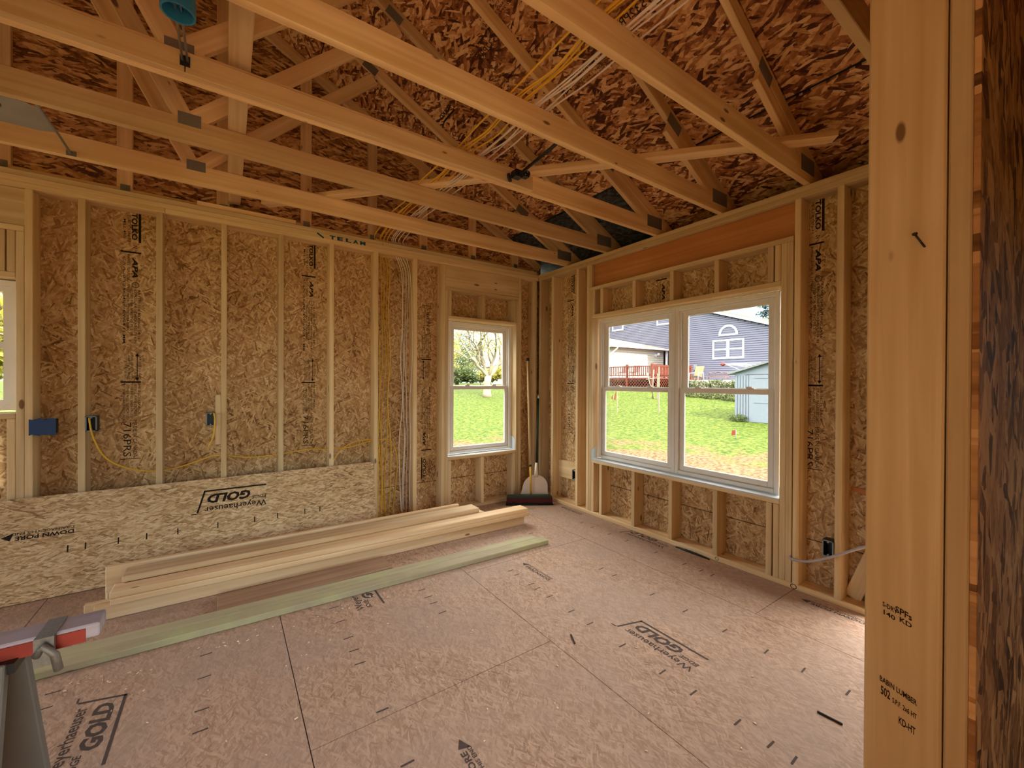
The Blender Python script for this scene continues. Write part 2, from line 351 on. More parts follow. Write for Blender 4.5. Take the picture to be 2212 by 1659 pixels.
def stick(name, p0, p1, wv, w, t, mat, parent=None, bev=0.003):
    """board from p0 to p1; wv = direction of its width w, t = thickness"""
    p0, p1 = Vector(p0), Vector(p1); X = (p1-p0); ln = X.length; X.normalize()
    Y = Vector(wv); Y = (Y - X*Y.dot(X)).normalized(); Z = X.cross(Y)
    me = box_mesh(ln, w, t, mat, bev)
    o = bpy.data.objects.new(name, me); COL.objects.link(o)
    R = Matrix((X, Y, Z)).transposed().to_4x4()
    _place(o, Matrix.Translation((p0+p1)/2) @ R, parent)
    return o
def add_box(bm, x0, x1, y0, y1, z0, z1, mi=0):
    v = [bm.verts.new((x, y, z)) for x in (x0, x1) for y in (y0, y1) for z in (z0, z1)]
    for f in ((0, 1, 3, 2), (4, 6, 7, 5), (0, 4, 5, 1), (2, 3, 7, 6), (0, 2, 6, 4), (1, 5, 7, 3)):
        fc = bm.faces.new([v[i] for i in f]); fc.material_index = mi
def add_prism(bm, poly, vec, mi=0):
    """poly: 3D points of a flat polygon, extruded by vec"""
    vec = Vector(vec); a = [bm.verts.new(p) for p in poly]; b = [bm.verts.new(Vector(p)+vec) for p in poly]
    n = len(a); fs = [bm.faces.new(a[::-1]), bm.faces.new(b)]
    for i in range(n): fs.append(bm.faces.new((a[i], a[(i+1) % n], b[(i+1) % n], b[i])))
    for f in fs: f.material_index = mi
    bmesh.ops.recalc_face_normals(bm, faces=fs)
def add_tube(bm, pts, r, n=8, caps=True, mi=0):
    pts = [Vector(p) for p in pts]; rr = r if isinstance(r, (list, tuple)) else [r]*len(pts)
    T = [(pts[min(i+1, len(pts)-1)] - pts[max(i-1, 0)]).normalized() for i in range(len(pts))]
    ref = Vector((0, 0, 1)) if abs(T[0].z) < 0.9 else Vector((1, 0, 0))
    nrm = (ref - T[0]*ref.dot(T[0])).normalized(); rings = []
    for i, p in enumerate(pts):
        nrm = (nrm - T[i]*nrm.dot(T[i])).normalized(); bi = T[i].cross(nrm)
        rings.append([bm.verts.new(p + (nrm*math.cos(2*PI*k/n) + bi*math.sin(2*PI*k/n))*rr[i]) for k in range(n)])
    for a, b in zip(rings, rings[1:]):
        for k in range(n):
            f = bm.faces.new((a[k], a[(k+1) % n], b[(k+1) % n], b[k])); f.material_index = mi; f.smooth = True
    if caps:
        f = bm.faces.new(rings[0][::-1]); f.material_index = mi; f = bm.faces.new(rings[-1]); f.material_index = mi
def smooth_path(pts, k=6):
    pts = [Vector(p) for p in pts]; out = []
    for i in range(len(pts)-1):
        p0, p1, p2, p3 = pts[max(i-1, 0)], pts[i], pts[i+1], pts[min(i+2, len(pts)-1)]
        for j in range(k):
            t = j/k
            out.append(0.5*((2*p1) + (p2-p0)*t + (2*p0-5*p1+4*p2-p3)*t*t + (3*p1-p0-3*p2+p3)*t**3))
    out.append(pts[-1]); return out
def tube(name, pts, r, mat, parent=None, n=8, smooth=True, k=6):
    bm = bmesh.new(); add_tube(bm, smooth_path(pts, k) if smooth else pts, r, n); return obj(name, bm, mat, parent)
# lettering -------------------------------------------------------------
_tx = {}
def text_geo(s, shear, bold):
    k = (s, shear, bold)
    if k not in _tx:
        cu = bpy.data.curves.new('lettering', 'FONT'); cu.body = s; cu.size = 1.0; cu.shear = shear; cu.offset = bold; cu.resolution_u = 2
        to = bpy.data.objects.new('lettering', cu); COL.objects.link(to)
        bpy.context.view_layer.update()
        me = bpy.data.meshes.new_from_object(to.evaluated_get(bpy.context.evaluated_depsgraph_get()))
        vs_ = [v.co.copy() for v in me.vertices]; fs_ = [tuple(p.vertices) for p in me.polygons]
        bpy.data.objects.remove(to); bpy.data.curves.remove(cu); bpy.data.meshes.remove(me)
        _tx[k] = (vs_, fs_)
    return _tx[k]
class Print:
    """flat printing on one surface: origin o, text direction X, up direction Y (world)"""
    def __init__(s): s.bm = bmesh.new()
    def text(s, t, o, X, Y, w, h, shear=0.0, bold=0.0):
        v, f = text_geo(t, shear, bold)
        x0 = min(a.x for a in v); x1 = max(a.x for a in v); y0 = min(a.y for a in v); y1 = max(a.y for a in v)
        o, X, Y = Vector(o), Vector(X), Vector(Y)
        nv = [s.bm.verts.new(o + X*((a.x-x0)/(x1-x0)*w) + Y*((a.y-y0)/(y1-y0)*h)) for a in v]
        for q in f:
            try: s.bm.faces.new([nv[i] for i in q])
            except ValueError: pass
    def poly(s, pts):
        s.bm.faces.new([s.bm.verts.new(p) for p in pts])
    def bar(s, a, b, wd, nrm):
        a, b = Vector(a), Vector(b); d = (b-a).normalized().cross(Vector(nrm))*wd/2
        s.poly([a+d, b+d, b-d, a-d])
    def done(s, name, mat, parent, Mw=None):
        return obj(name, s.bm, mat, parent, Mw)

H = 2.76          # top of the double top plate
S6 = 0.14         # stud depth
TH = 0.0381
# ================================================================== STRUCTURE
# ---- floor: sheets with open joints over a dark layer
bm = bmesh.new()
strips = [(-0.535, 0.14, [-2.845, -0.405, -5.285, -7.7]), (-1.75, -0.535, [-1.37, -3.81, -6.25]), (-2.948, -1.75, [-2.34, 0.1, -4.78, -7.2]),
          (-4.166, -2.948, [-0.72, -3.16, -5.6]), (-5.384, -4.166, [-1.9, -4.34, -6.8]), (-6.602, -5.384, [-0.6, -3.0, -5.4]), (-7.82, -6.602, [-2, -4.4, -6.8]), (-9.6, -7.82, [-1, -3.4, -5.8])]
g = 0.002
for x0, x1, js in strips:
    ys = sorted([-9.15, 0.14] + js)
    for a, b in zip(ys, ys[1:]):
        if b-a > 0.02: add_box(bm, x0+g, x1-g, a+g, b-g, -0.018, 0.0)
add_box(bm, -9.7, 0.15, -9.2, 0.15, -0.06, -0.019, 1)
floor = obj('floor', bm, [M_FLOOR, M_DARK]); tag(floor, 'worn brown-grey oriented strand board subfloor with printed marks', 'floor', kind='structure')

def rects_minus(a0, a1, b0, b1, holes):
    """split rectangle [a0,a1]x[b0,b1] into cells outside the holes"""
    A = sorted({a0, a1, *[v for h in holes for v in h[:2] if a0 < v < a1]}); B = sorted({b0, b1, *[v for h in holes for v in h[2:] if b0 < v < b1]})
    out = []
    for i in range(len(A)-1):
        for j in range(len(B)-1):
            ca, cb = (A[i]+A[i+1])/2, (B[j]+B[j+1])/2
            if not any(h[0] < ca < h[1] and h[2] < cb < h[3] for h in holes): out.append((A[i], A[i+1], B[j], B[j+1]))
    return out

# ---- back wall (runs along x, small window)
SW = (-1.2395, -0.34, 0.60, 2.105)      # small window rough opening
LW = (-5.40, -4.353, 1.20, 2.085)       # window cut off by the left edge
SEAM = 0.33
bm = bmesh.new()
for a, b, c, d in rects_minus(-9.6, 0.14, -0.30, SEAM-0.003, []): add_box(bm, a, b, S6, S6+0.011, c, d)
for a, b, c, d in rects_minus(-9.6, 0.14, SEAM+0.003, H, [SW, LW]): add_box(bm, a, b, S6, S6+0.011, c, d)
for a, b, c, d in rects_minus(-9.7, 0.19, -0.45, H, [SW, LW]): add_box(bm, a, b, S6+0.012, S6+0.03, c, d, 1)
# gable sheathing above the plates
add_prism(bm, [(-9.6, S6, H), (0.14, S6, H), (0.14, S6, 2.92), (-4.65, S6, 5.40), (-9.44, S6, 2.92), (-9.6, S6, 2.8)], (0, 0.03, 0), 2)
wall_back = obj('wall_back', bm, [M_OSB_BACK, M_DARK, M_OSB_GABLE]); tag(wall_back, 'open stud wall with strand board sheathing and the small window', 'wall', kind='structure')
WB = wall_back
bx('bottom_plate', -9.4, -0.0, 0.0, S6, 0.0, TH, M_LUM, WB)
bx('top_plate', -3.60, 0.0, 0.0, S6, H-2*TH, H-TH, M_LUM, WB); bx('top_plate', -9.4, -3.602, 0.0, S6, H-2*TH, H-TH, M_LUM, WB)
bx('top_plate', -2.42, 0.0, 0.0, S6, H-TH, H, M_LUM, WB); bx('top_plate', -9.4, -2.422, 0.0, S6, H-TH, H, M_LUM, WB)
bx('nailer', -1.95, -0.025, 0.004, 0.095, H, H+TH, M_LUM, WB); bx('nailer', -9.4, -1.953, 0.004, 0.095, H, H+TH, M_LUM, WB)
def stud_b(x, z0=TH, z1=H-2*TH, d=S6, y0=0.0): return bx('stud', x, x+TH, y0, y0+d, z0, z1, M_LUM, WB)
for x in (-4.313, -4.066, -3.652, -3.252, -2.846, -2.438, -2.032, -1.632, -1.3165, -0.302, -0.062, -9.3, -7.6, -7.2, -6.8, -6.4, -6.0): stud_b(x)
for x in (-1.278, -0.3395): bx('jack_stud', x, x+TH, 0, S6, TH, 2.411, M_LUM, WB)
bx('jack_stud', -4.352, -4.314, 0, S6, TH, 2.395, M_LUM, WB); bx('jack_stud', -5.438, -5.40, 0, S6, TH, 2.395, M_LUM, WB); stud_b(-5.477)
bx('header_plate', -1.278, -0.302, 0, S6, 2.411, 2.443, M_LUM, WB)
bx('header', -1.277, -0.303, 0.006, S6, 2.445, H-2*TH-0.002, M_LUM, WB)
bx('head_trimmer', -1.2395, -0.34, 0, S6, 2.105, 2.139, M_LUM, WB); bx('sill_plate', -1.2395, -0.34, 0, S6, 0.562, 0.60, M_LUM, WB)
for x in (-1.239, -0.812, -0.3785): bx('cripple_stud', x, x+TH, 0, S6, 2.140, 2.410, M_LUM, WB)
for x in (-1.239, -0.823, -0.3785): bx('cripple_stud', x, x+TH, 0, S6, TH, 0.561, M_LUM, WB)
bx('header_plate', -5.44, -4.314, 0, S6, 2.395, 2.433, M_LUM, WB); bx('header', -5.44, -4.314, 0.02, S6, 2.435, H-2*TH-0.002, M_LUM, WB)
bx('head_trimmer', -5.40, -4.353, 0, S6, 2.085, 2.123, M_LUM, WB); bx('sill_plate', -5.40, -4.353, 0, S6, 1.164, 1.20, M_LUM, WB)
for x in (-4.391, -4.436, -5.0): bx('cripple_stud', x, x+TH, 0, S6, 2.124, 2.394, M_LUM, WB)
for x in (-4.391, -4.80, -5.2): bx('cripple_stud', x, x+TH, 0, S6, TH, 1.163, M_LUM, WB)
bx('blocking', -3.290, -3.252, 0.0, 0.089, 0.904, 1.305, M_LUM, WB)
# gable framing: chord on the plate, flat studs above it
bx('gable_chord', -9.4, 0.0, 0.102, S6, H, H+0.089, M_TRUSS, WB)
def roof_z(x): return 2.985 - 0.52*x if x > -4.65 else 2.985 + 0.52*(x + 9.3)
gx = [-4.49, -3.885, -3.285, -2.664, -2.069, -1.53, -0.93, -0.33, -5.1, -5.7, -6.3]
for x in gx:
    bx('gable_stud', x, x+0.089, 0.102, S6, H+0.089, roof_z(x+0.089 if x > -4.65 else x)-0.03, M_TRUSS, WB)
    bx('nail_plate', x+0.02, x+0.075, 0.0995, 0.102, H+0.055, H+0.115, M_GALV, WB, bev=0)
for sgn in (1,):
    stick('gable_chord', (0.1, 0.121, roof_z(0.1)-0.05), (-4.65, 0.121, roof_z(-4.65)-0.05), (0, 1, 0), TH, 0.089, M_TRUSS, WB)

# ---- right wall (runs along y, large twin window)
RW = (-2.752, -0.920, 0.60, 2.105)
bm = bmesh.new()
SD = (-3.70, -3.27, 0.0, 2.62)          # unseen opening added behind the post to light the floor
for a, b, c, d in rects_minus(-9.1, 0.15, -0.30, SEAM-0.003, [(-3.70, -3.27, 0.0, 1.0)]): add_box(bm, S6, S6+0.011, a, b, c, d)
for a, b, c, d in rects_minus(-9.1, 0.15, SEAM+0.003, H, [RW, SD, (-5.2, -4.95, 0.9, 2.0)]): add_box(bm, S6, S6+0.011, a, b, c, d)  # last hole: narrow unseen opening added to light the partition sheathing
for a, b, c, d in rects_minus(-9.1, 0.18, -0.45, H+0.06, [RW, SD, (-5.2, -4.95, 0.9, 2.0)]): add_box(bm, S6+0.012, S6+0.03, a, b, c, d, 1)
wall_right = obj('wall_right', bm, [M_OSB_RIGHT, M_DARK]); tag(wall_right, 'open stud wall with strand board sheathing and the twin window', 'wall', kind='structure')
WR = wall_right
bx('bottom_plate', 0.0, S6, -9.0, -0.0, 0.0, TH, M_LUM, WR)
bx('top_plate', 0.0, S6, -9.0, -0.002, H-2*TH, H-TH, M_LUM, WR); bx('top_plate', 0.0, S6, -9.0, 0.14, H-TH, H, M_LUM, WR)
for y in (-0.010, -0.249, -0.675, -0.842, -2.835, -3.074, -3.232, -3.9, -4.3, -5.5, -5.9, -6.3, -6.7): bx('stud', 0, S6, y-TH, y, TH, H-2*TH, M_LUM, WR)
for y in (-0.8815, -2.752, -2.7905): bx('jack_stud', 0, S6, y-TH, y, TH, 2.403, M_LUM, WR)
bx('header_plate', 0, S6, -2.830, -0.8815, 2.403, 2.440, M_LUM, WR)
bx('laminated_header', 0.045, S6, -2.833, -0.8815, 2.442, H-2*TH-0.001, M_LVL, WR)
bx('end_block', 0.0, 0.044, -0.915, -0.8815, 2.442, H-2*TH-0.001, M_LUM, WR)
bx('head_trimmer', 0, S6, -2.752, -0.920, 2.105, 2.143, M_LUM, WR); bx('sill_plate', 0, S6, -2.752, -0.920, 0.562, 0.60, M_LUM, WR)
for y in (-0.9205, -1.036, -1.454, -1.861, -2.266, -2.664, -2.712):
    bx('cripple_stud', 0, S6, y-TH, y, 2.144, 2.402, M_LUM, WR); bx('cripple_stud', 0, S6, y-TH, y, TH, 0.561, M_LUM, WR)
bx('blocking', 0.095, 0.133, -0.674, -0.288, 0.285, 0.49, M_LUM, WR)
stick('let_in_brace', (0.115, -3.14, 0.04), (0.115, -3.47, 1.02), (0, 1, 0.3), 0.089, 0.03, M_LUM, WR)
stick('knot_strip', (0.136, -3.118, 0.735), (0.136, -3.36, 0.715), (0, 0, 1), 0.03, 0.004, M_LVL, WR)

# ---- unseen rear and left walls with openings that let daylight in
bm = bmesh.new()
for a, b, c, d in rects_minus(-9.6, 0.14, -0.4, 2.95, [(-4.6, -2.45, 0.0, 2.5)]): add_box(bm, a, b, -7.05, -6.9, c, d)
add_prism(bm, [(-9.44, -7.05, 2.92), (0.14, -7.05, 2.92), (-4.65, -7.05, 5.40)], (0, 0.15, 0))
wall_rear = obj('wall_rear', bm, M_OSB_BACK); tag(wall_rear, 'strand board wall with wide unfinished patio opening', 'wall', kind='structure')
bm = bmesh.new()
for a, b, c, d in rects_minus(-9.0, 0.0, -0.4, 2.95, [(-2.9, -0.35, 0.05, 2.6)]): add_box(bm, -6.35, -6.2, a, b, c, d)
wall_left = obj('wall_left', bm, M_OSB_RIGHT); tag(wall_left, 'strand board wall with wide unfinished opening', 'wall', kind='structure')

bm = bmesh.new(); add_box(bm, -6.2, -3.75, -3.22, -3.10, 0.0, H); add_box(bm, -4.87, -4.75, -6.9, -3.22, 0.0, H); add_box(bm, -2.46, -0.002, -5.5, -5.38, 0.0, H); add_box(bm, -2.46, -2.34, -6.9, -4.42, 0.0, H)  # unseen walls added to keep light off the near post and partition
wall_light_blocker = obj('wall_light_blocker', bm, M_OSB_BACK); tag(wall_light_blocker, 'unseen walls added to block light from the near post', 'wall', kind='structure')
# ---- short partition whose end stands near the camera
PX = -1.86
wall_part = empty('wall_partition', (PX, -3.8, 0), 'short framed partition ending in the big near post', 'wall', kind='structure')
ep = bx('end_stud', PX, PX+TH, -3.8565, -3.716, 0.0, H, M_POST, wall_part, axis='z', bev=0.004)
tag(ep, 'wide post board with grade stamps and a bent nail')
bx('end_stud', PX+0.001, PX+0.09, -3.8975, -3.8595, 0.0, H, M_POST, wall_part, axis='z', bev=0.004)
bx('bottom_plate', PX+0.095, -0.002, -3.8565, -3.716, 0.0, TH, M_LUM, wall_part); bx('top_plate', PX+0.04, -0.002, -3.8565, -3.716, H-TH, H, M_LUM, wall_part)
for x in (-1.45, -1.05, -0.65, -0.25): bx('stud', x, x+TH, -3.8565, -3.716, TH, H-TH, M_LUM, wall_part)
bx('sheathing', PX+0.001, -0.002, -3.9095, -3.898, 0.0, H, M_OSB_PART, wall_part, axis='x', bev=0.001)

# ---- roof deck
bm = bmesh.new()
courses = [0.60, -0.362, -1.452, -2.534, -3.616, -4.648]
def deck(bm, xa, xb, ya, yb, mi):
    p = [(xa, ya, roof_z(xa)), (xb, ya, roof_z(xb)), (xb, yb, roof_z(xb)), (xa, yb, roof_z(xa))]
    add_prism(bm, p, (0, 0, 0.013), mi)
gp = 0.004
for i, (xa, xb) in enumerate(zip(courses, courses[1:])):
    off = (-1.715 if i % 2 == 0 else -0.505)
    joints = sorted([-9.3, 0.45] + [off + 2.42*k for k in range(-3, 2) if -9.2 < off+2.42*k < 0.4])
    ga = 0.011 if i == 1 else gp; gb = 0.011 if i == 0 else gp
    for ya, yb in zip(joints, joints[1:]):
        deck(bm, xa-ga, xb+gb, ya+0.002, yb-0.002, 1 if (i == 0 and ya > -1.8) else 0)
for q in ((-4.655, -9.95, -9.3, 0.45),):
    add_prism(bm, [(q[0], q[2], roof_z(min(q[0], -4.651))), (q[1], q[2], roof_z(q[1])), (q[1], q[3], roof_z(q[1])), (q[0], q[3], roof_z(min(q[0], -4.651)))], (0, 0, 0.013), 0)
for q in ([0.62, -4.65], ):
    add_prism(bm, [(q[0], -9.3, roof_z(q[0])+0.02), (q[1], -9.3, roof_z(q[1])+0.02), (q[1], 0.47, roof_z(q[1])+0.02), (q[0], 0.47, roof_z(q[0])+0.02)], (0, 0, 0.01), 2)
M_FELT = plain('blue_black_felt', srgb(34, 50, 54), 0.8)
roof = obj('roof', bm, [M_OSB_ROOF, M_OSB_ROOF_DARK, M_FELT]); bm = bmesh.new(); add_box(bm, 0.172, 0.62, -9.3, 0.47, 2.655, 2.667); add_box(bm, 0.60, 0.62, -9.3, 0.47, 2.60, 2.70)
obj('soffit', bm, M_TRIMW, roof); tag(roof, 'sloping strand board roof deck seen from below', 'roof', kind='structure')

# ================================================================== WINDOWS
def dh_unit(parent, P, a0, a1, b0, b1, shut):
    """double-hung unit: P(a, depth, b) -> world; a along the wall, b up; depth grows outwards"""
    def bar(name, aa, ab, da, db, ba, bb, mat=M_VINYL, par=parent):
        bm = bmesh.new(); pts = [P(a, d, b) for a in (aa, ab) for d in (da, db) for b in (ba, bb)]
        xs = [[q[i] for q in pts] for i in range(3)]
        add_box(bm, min(xs[0]), max(xs[0]), min(xs[1]), max(xs[1]), min(xs[2]), max(xs[2]))
        bmesh.ops.bevel(bm, geom=bm.edges[:], offset=0.003, segments=1, affect='EDGES')
        return bm
    def frame(name, a0, a1, b0, b1, t, da, db, par, tb=None, tt=None):
        tb = tb or t; tt = tt or t
        bm = bmesh.new()
        for aa, ab, ba, bb in ((a0, a0+t, b0, b1), (a1-t, a1, b0, b1), (a0+t, a1-t, b0, b0+tb), (a0+t, a1-t, b1-tt, b1)):
            pts = [P(a, d, b) for a in (aa, ab) for d in (da, db) for b in (ba, bb)]
            xs = [[q[i] for q in pts] for i in range(3)]
            add_box(bm, min(xs[0]), max(xs[0]), min(xs[1]), max(xs[1]), min(xs[2]), max(xs[2]))
        o = obj(name, bm, M_VINYL, par)
        md = o.modifiers.new('bevel', 'BEVEL'); md.width = 0.004; md.segments = 1; md.limit_method = 'ANGLE'
        return o
    mid = 1.356
    frame('window_frame', a0, a1, b0, b1, 0.034, 0.085, 0.165, parent, tb=0.03, tt=0.034)
    frame('window_stop', a0+0.034, a1-0.034, b0+0.03, b1-0.034, 0.012, 0.105, 0.160, parent)
    lo = frame('lower_sash', a0+0.04, a1-0.04, b0+0.032, mid+0.018, 0.042, 0.098, 0.124, parent, tb=0.044, tt=0.042)
    up = frame('upper_sash', a0+0.046, a1-0.046, mid-0.016, b1-0.04, 0.05, 0.128, 0.152, parent, tb=0.04, tt=0.042)
    def pane(aa, ab, d, ba, bb, par):
        bm = bmesh.new(); pts = [P(aa, d, ba), P(ab, d, ba), P(ab, d, bb), P(aa, d, bb)]
        bm.faces.new([bm.verts.new(p) for p in pts]); obj('pane', bm, M_GLASS, par)
    pane(a0+0.07, a1-0.07, 0.111, b0+0.06, mid, lo); pane(a0+0.08, a1-0.08, 0.14, mid, b1-0.07, up)
    for fr in shut:
        bm = bmesh.new(); a = a0+(a1-a0)*fr
        for (aa, ab, da, db, ba, bb) in ((a-0.028, a+0.028, 0.100, 0.122, mid+0.018, mid+0.026), (a-0.012, a+0.03, 0.102, 0.118, mid+0.026, mid+0.036)):
            pts = [P(q, d, b) for q in (aa, ab) for d in (da, db) for b in (ba, bb)]; xs = [[q[i] for q in pts] for i in range(3)]
            add_box(bm, min(xs[0]), max(xs[0]), min(xs[1]), max(xs[1]), min(xs[2]), max(xs[2]))
        obj('sash_lock', bm, M_VINYL, parent)
PRX = lambda a, d, b: (d, a, b)
win = empty('window_1', (0.1, -1.836, 0.605), 'white twin double-hung window facing the neighbour house', 'window', kind='structure')
dh_unit(win, PRX, -1.862, -0.942, 0.612, 2.092, (0.3, 0.72)); dh_unit(win, PRX, -2.712+0.0, -1.863, 0.612, 2.092, (0.25, 0.75))
PBX = lambda a, d, b: (a, d, b)
win2 = empty('window_2', (-0.79, 0.1, 0.605), 'small white double-hung window beside the room corner', 'window', kind='structure')
dh_unit(win2, PBX, -1.2045, -0.356, 0.614, 2.092, (0.3, 0.72))
win3 = empty('window_3', (-4.85, 0.1, 1.21), 'white window cut off by the edge on the back wall', 'window', kind='structure')
def P3(a, d, b): return (a, d, b)
# this one is shorter: own sizes
def small_frame(par, x0, x1, z0, z1):
    for nm, t, ya, yb in (('window_frame', 0.036, 0.085, 0.165), ('sash', 0.072, 0.10, 0.15)):
        bm = bmesh.new()
        for aa, ab, ba, bb in ((x0, x0+t, z0, z1), (x1-t, x1, z0, z1), (x0+t, x1-t, z0, z0+t), (x0+t, x1-t, z1-t, z1)): add_box(bm, aa, ab, ya, yb, ba, bb)
        if nm == 'sash': add_box(bm, x0+t, x1-t, ya, yb, 1.625, 1.67)
        obj(nm, bm, M_VINYL, par)
    bm = bmesh.new(); bm.faces.new([bm.verts.new(p) for p in ((x0+.05, .13, z0+.05), (x1-.05, .13, z0+.05), (x1-.05, .13, z1-.05), (x0+.05, .13, z1-.05))]); obj('pane', bm, M_GLASS, par)
small_frame(win3, -5.38, -4.362, 1.215, 2.075)
# flashing on the sills
bm = bmesh.new()
add_box(bm, 0.0, 0.16, -2.750, -0.922, 0.600, 0.6025); add_box(bm, -0.0025, 0.0, -2.750, -0.922, 0.590, 0.6025)
add_prism(bm, [(0.0, -0.9225, 0.602), (0.085, -0.9225, 0.602), (0.085, -0.9225, 0.725), (0.06, -0.9225, 0.725), (0.0, -0.9225, 0.69)], (0, -0.002, 0))
add_prism(bm, [(0.01, -2.7495, 0.602), (0.085, -2.7495, 0.602), (0.085, -2.7495, 0.74), (0.05, -2.7495, 0.74), (0.01, -2.7495, 0.68)], (0, 0.002, 0))
fl = obj('sill_flashing', bm, M_FLASH, wall_right)
bm = bmesh.new()
add_box(bm, -1.238, -0.3415, 0.01, 0.16, 0.600, 0.6025)
add_prism(bm, [(-0.3425, 0.015, 0.602), (-0.3425, 0.11, 0.602), (-0.3425, 0.11, 0.76), (-0.3425, 0.05, 0.76), (-0.3425, 0.015, 0.72)], (-0.002, 0, 0))
obj('sill_flashing', bm, M_FLASH, wall_back)

# ================================================================== PRINTING ON THE SURFACES
def wall_stamp(pr, o, down, up, ztop=2.69, flip=1):
    """strip of sheathing grade marks: o = point on the bar side, down = reading direction, up = towards the bar"""
    o, D, U = Vector(o), Vector(down), Vector(up); nrm = D.cross(U)
    pt = lambda s, t: o - U*s + D*t
    def tx(t, s0, s1, t0, t1, **k): pr.text(t, pt(s1, t0), D, U, t1-t0, s1-s0, **k)
    def bar(sa, ta, sb, tb, wd): pr.bar(pt(sa, ta), pt(sb, tb), wd, nrm)
    bar(0.007, 0.0, 0.007, 0.225, 0.015)
    tx('TOLKO', 0.020, 0.054, 0.004, 0.208, bold=0.035)
    tx('T-12 CON 11', 0.060, 0.075, 0.02, 0.225); tx('MILL 450', 0.085, 0.100, 0.06, 0.20, bold=0.01)
    tx('N', 0.022, 0.046, 0.25, 0.27); bar(0.0, 0.303, 0.115, 0.303, 0.012)
    tx('APA', 0.018, 0.050, 0.34, 0.495, shear=0.25, bold=0.04)
    c = pt(0.032, 0.548); k = 20
    ring = [(U*math.cos(2*PI*i/k)+D*math.sin(2*PI*i/k)) for i in range(k)]
    for i in range(k): pr.poly([c+ring[i]*0.022, c+ring[(i+1) % k]*0.022, c+ring[(i+1) % k]*0.018, c+ring[i]*0.018])
    tx('APA', 0.026, 0.038, 0.535, 0.561)
    tx('PANEL GRADE 11MM', 0.064, 0.078, 0.32, 0.60); tx('CSA-0325', 0.088, 0.102, 0.34, 0.60)
    for i, (t, e) in enumerate((('RATED SHEATHING 24/16', 0.96), ('EXPOSURE 1 THICKNESS 7/16 IN', 0.99), ('SIZED FOR SPACING PS 2-10', 0.93), ('CONSTRUCTION SHEATHING', 0.9), ('1R24/2F16/W24 11 MM', 0.99))):
        tx(t, 0.004+i*0.021, 0.019+i*0.021, 0.585, e, bold=0.01)
    bar(0.022, 1.07, 0.022, 1.27, 0.005)
    for q, dd in ((1.065, 1), (1.275, -1)): pr.poly([pt(0.022, q), pt(0.034, q+dd*0.025), pt(0.010, q+dd*0.025)] if dd*1 > 0 else [pt(0.022, q), pt(0.010, q+dd*0.025), pt(0.034, q+dd*0.025)])
    for i, t in enumerate(('STRENGTH AXIS', 'THIS SIDE DOWN', 'AXE DE FORCE', 'COTE VERS LE BAS')): tx(t, 0.0 if i == 0 else 0.026+i*0.018, (0.014 if i == 0 else 0.040+i*0.018), 1.08, 1.265)
    bar(0.0, 1.285, 0.115, 1.285, 0.012)
    for i, t in enumerate(('1/8 INCH SPACE', 'AT ALL PANEL EDGES', 'AND PANEL ENDS UNLESS', 'OTHERWISE INDICATED', 'BY THE MANUFACTURER')): tx(t, 0.002+i*0.022, 0.017+i*0.022, 1.30, 1.53+0.012*i)
    tx('MADE IN CANADA', 0.022, 0.044, 1.573, 1.855); tx('716PRS', 0.056, 0.100, 1.591, 1.848)
    bar(0.0, 1.866, 0.115, 1.866, 0.005)
e = 0.0006
pr = Print()
for xb in (-3.754, -2.536): wall_stamp(pr, (xb, S6-e, 2.69), (0, 0, -1), (1, 0, 0))
wall_stamp(pr, (-1.489, S6-e, 0.375), (0, 0, 1), (-1, 0, 0))
pr.done('printed_grade_marks', M_INK, wall_back)
pr = Print()
for yb in (-2.961, -0.500): wall_stamp(pr, (S6-e, yb, 2.69), (0, 0, -1), (0, -1, 0))
wall_stamp(pr, (S6-e, -1.735, 2.69), (0, 0, -1), (0, -1, 0))
# the window cuts that last one off: keep only what lies on the board above it
bmesh.ops.delete(pr.bm, geom=[v for v in pr.bm.verts if -1.76 < v.co.y < -1.60 and 0.5 < v.co.z < 2.12], context='VERTS')
pr.done('printed_grade_marks', M_INK, wall_right)
pr = Print(); nr = (0, -1, 0)
pr.bar((-2.545, -e, 2.757), (-2.490, -e, 2.722), 0.014, nr)
for i, (xa, t) in enumerate(((-2.44, 'T'), (-2.375, 'E'), (-2.30, 'L'), (-2.235, 'A'), (-2.17, 'M'))):
    pr.text(t, (xa, -e, 2.7235), (1, 0, 0), (0, 0, 1), 0.05, 0.034, bold=0.05)
pr.done('blue_lumber_stamp', M_BLUE_INK, wall_back)
# roof printing
def roof_pt(x, y): return Vector((x, y, roof_z(x)-0.0012))
pr = Print(); SX = Vector((1, 0, -0.52)).normalized()
def roof_text(t, x, y, rx, w, h, bold=0.0):
    # reads along y (towards the gable when rx=1), letters' tops along the slope
    X = Vector((0, rx, 0)); Y = SX*rx if rx > 0 else -SX
    # seen from below: mirror the handedness
    pr.text(t, roof_pt(x, y), X, -SX if rx > 0 else SX, w, h, bold=bold)
for x, y in ((-1.60, -0.80), (-1.19, -0.95)):
    roof_text('TOLKO', x, y, 1, 0.21, 0.036, bold=0.035); pr.bar(roof_pt(x+0.022, y), roof_pt(x+0.022, y+0.225), 0.015, SX.cross(Vector((0, 1, 0))))
    roof_text('T-12 CON 15', x-0.05, y, 1, 0.2, 0.015); roof_text('MILL 450', x-0.075, y+0.05, 1, 0.14, 0.015)
roof_text('1532PRS', -1.64, -1.62, 1, 0.25, 0.045); roof_text('MADE IN CANADA', -1.70, -1.62, 1, 0.28, 0.022)
roof_text('1532PRS', -1.21, -2.56, 1, 0.25, 0.045)
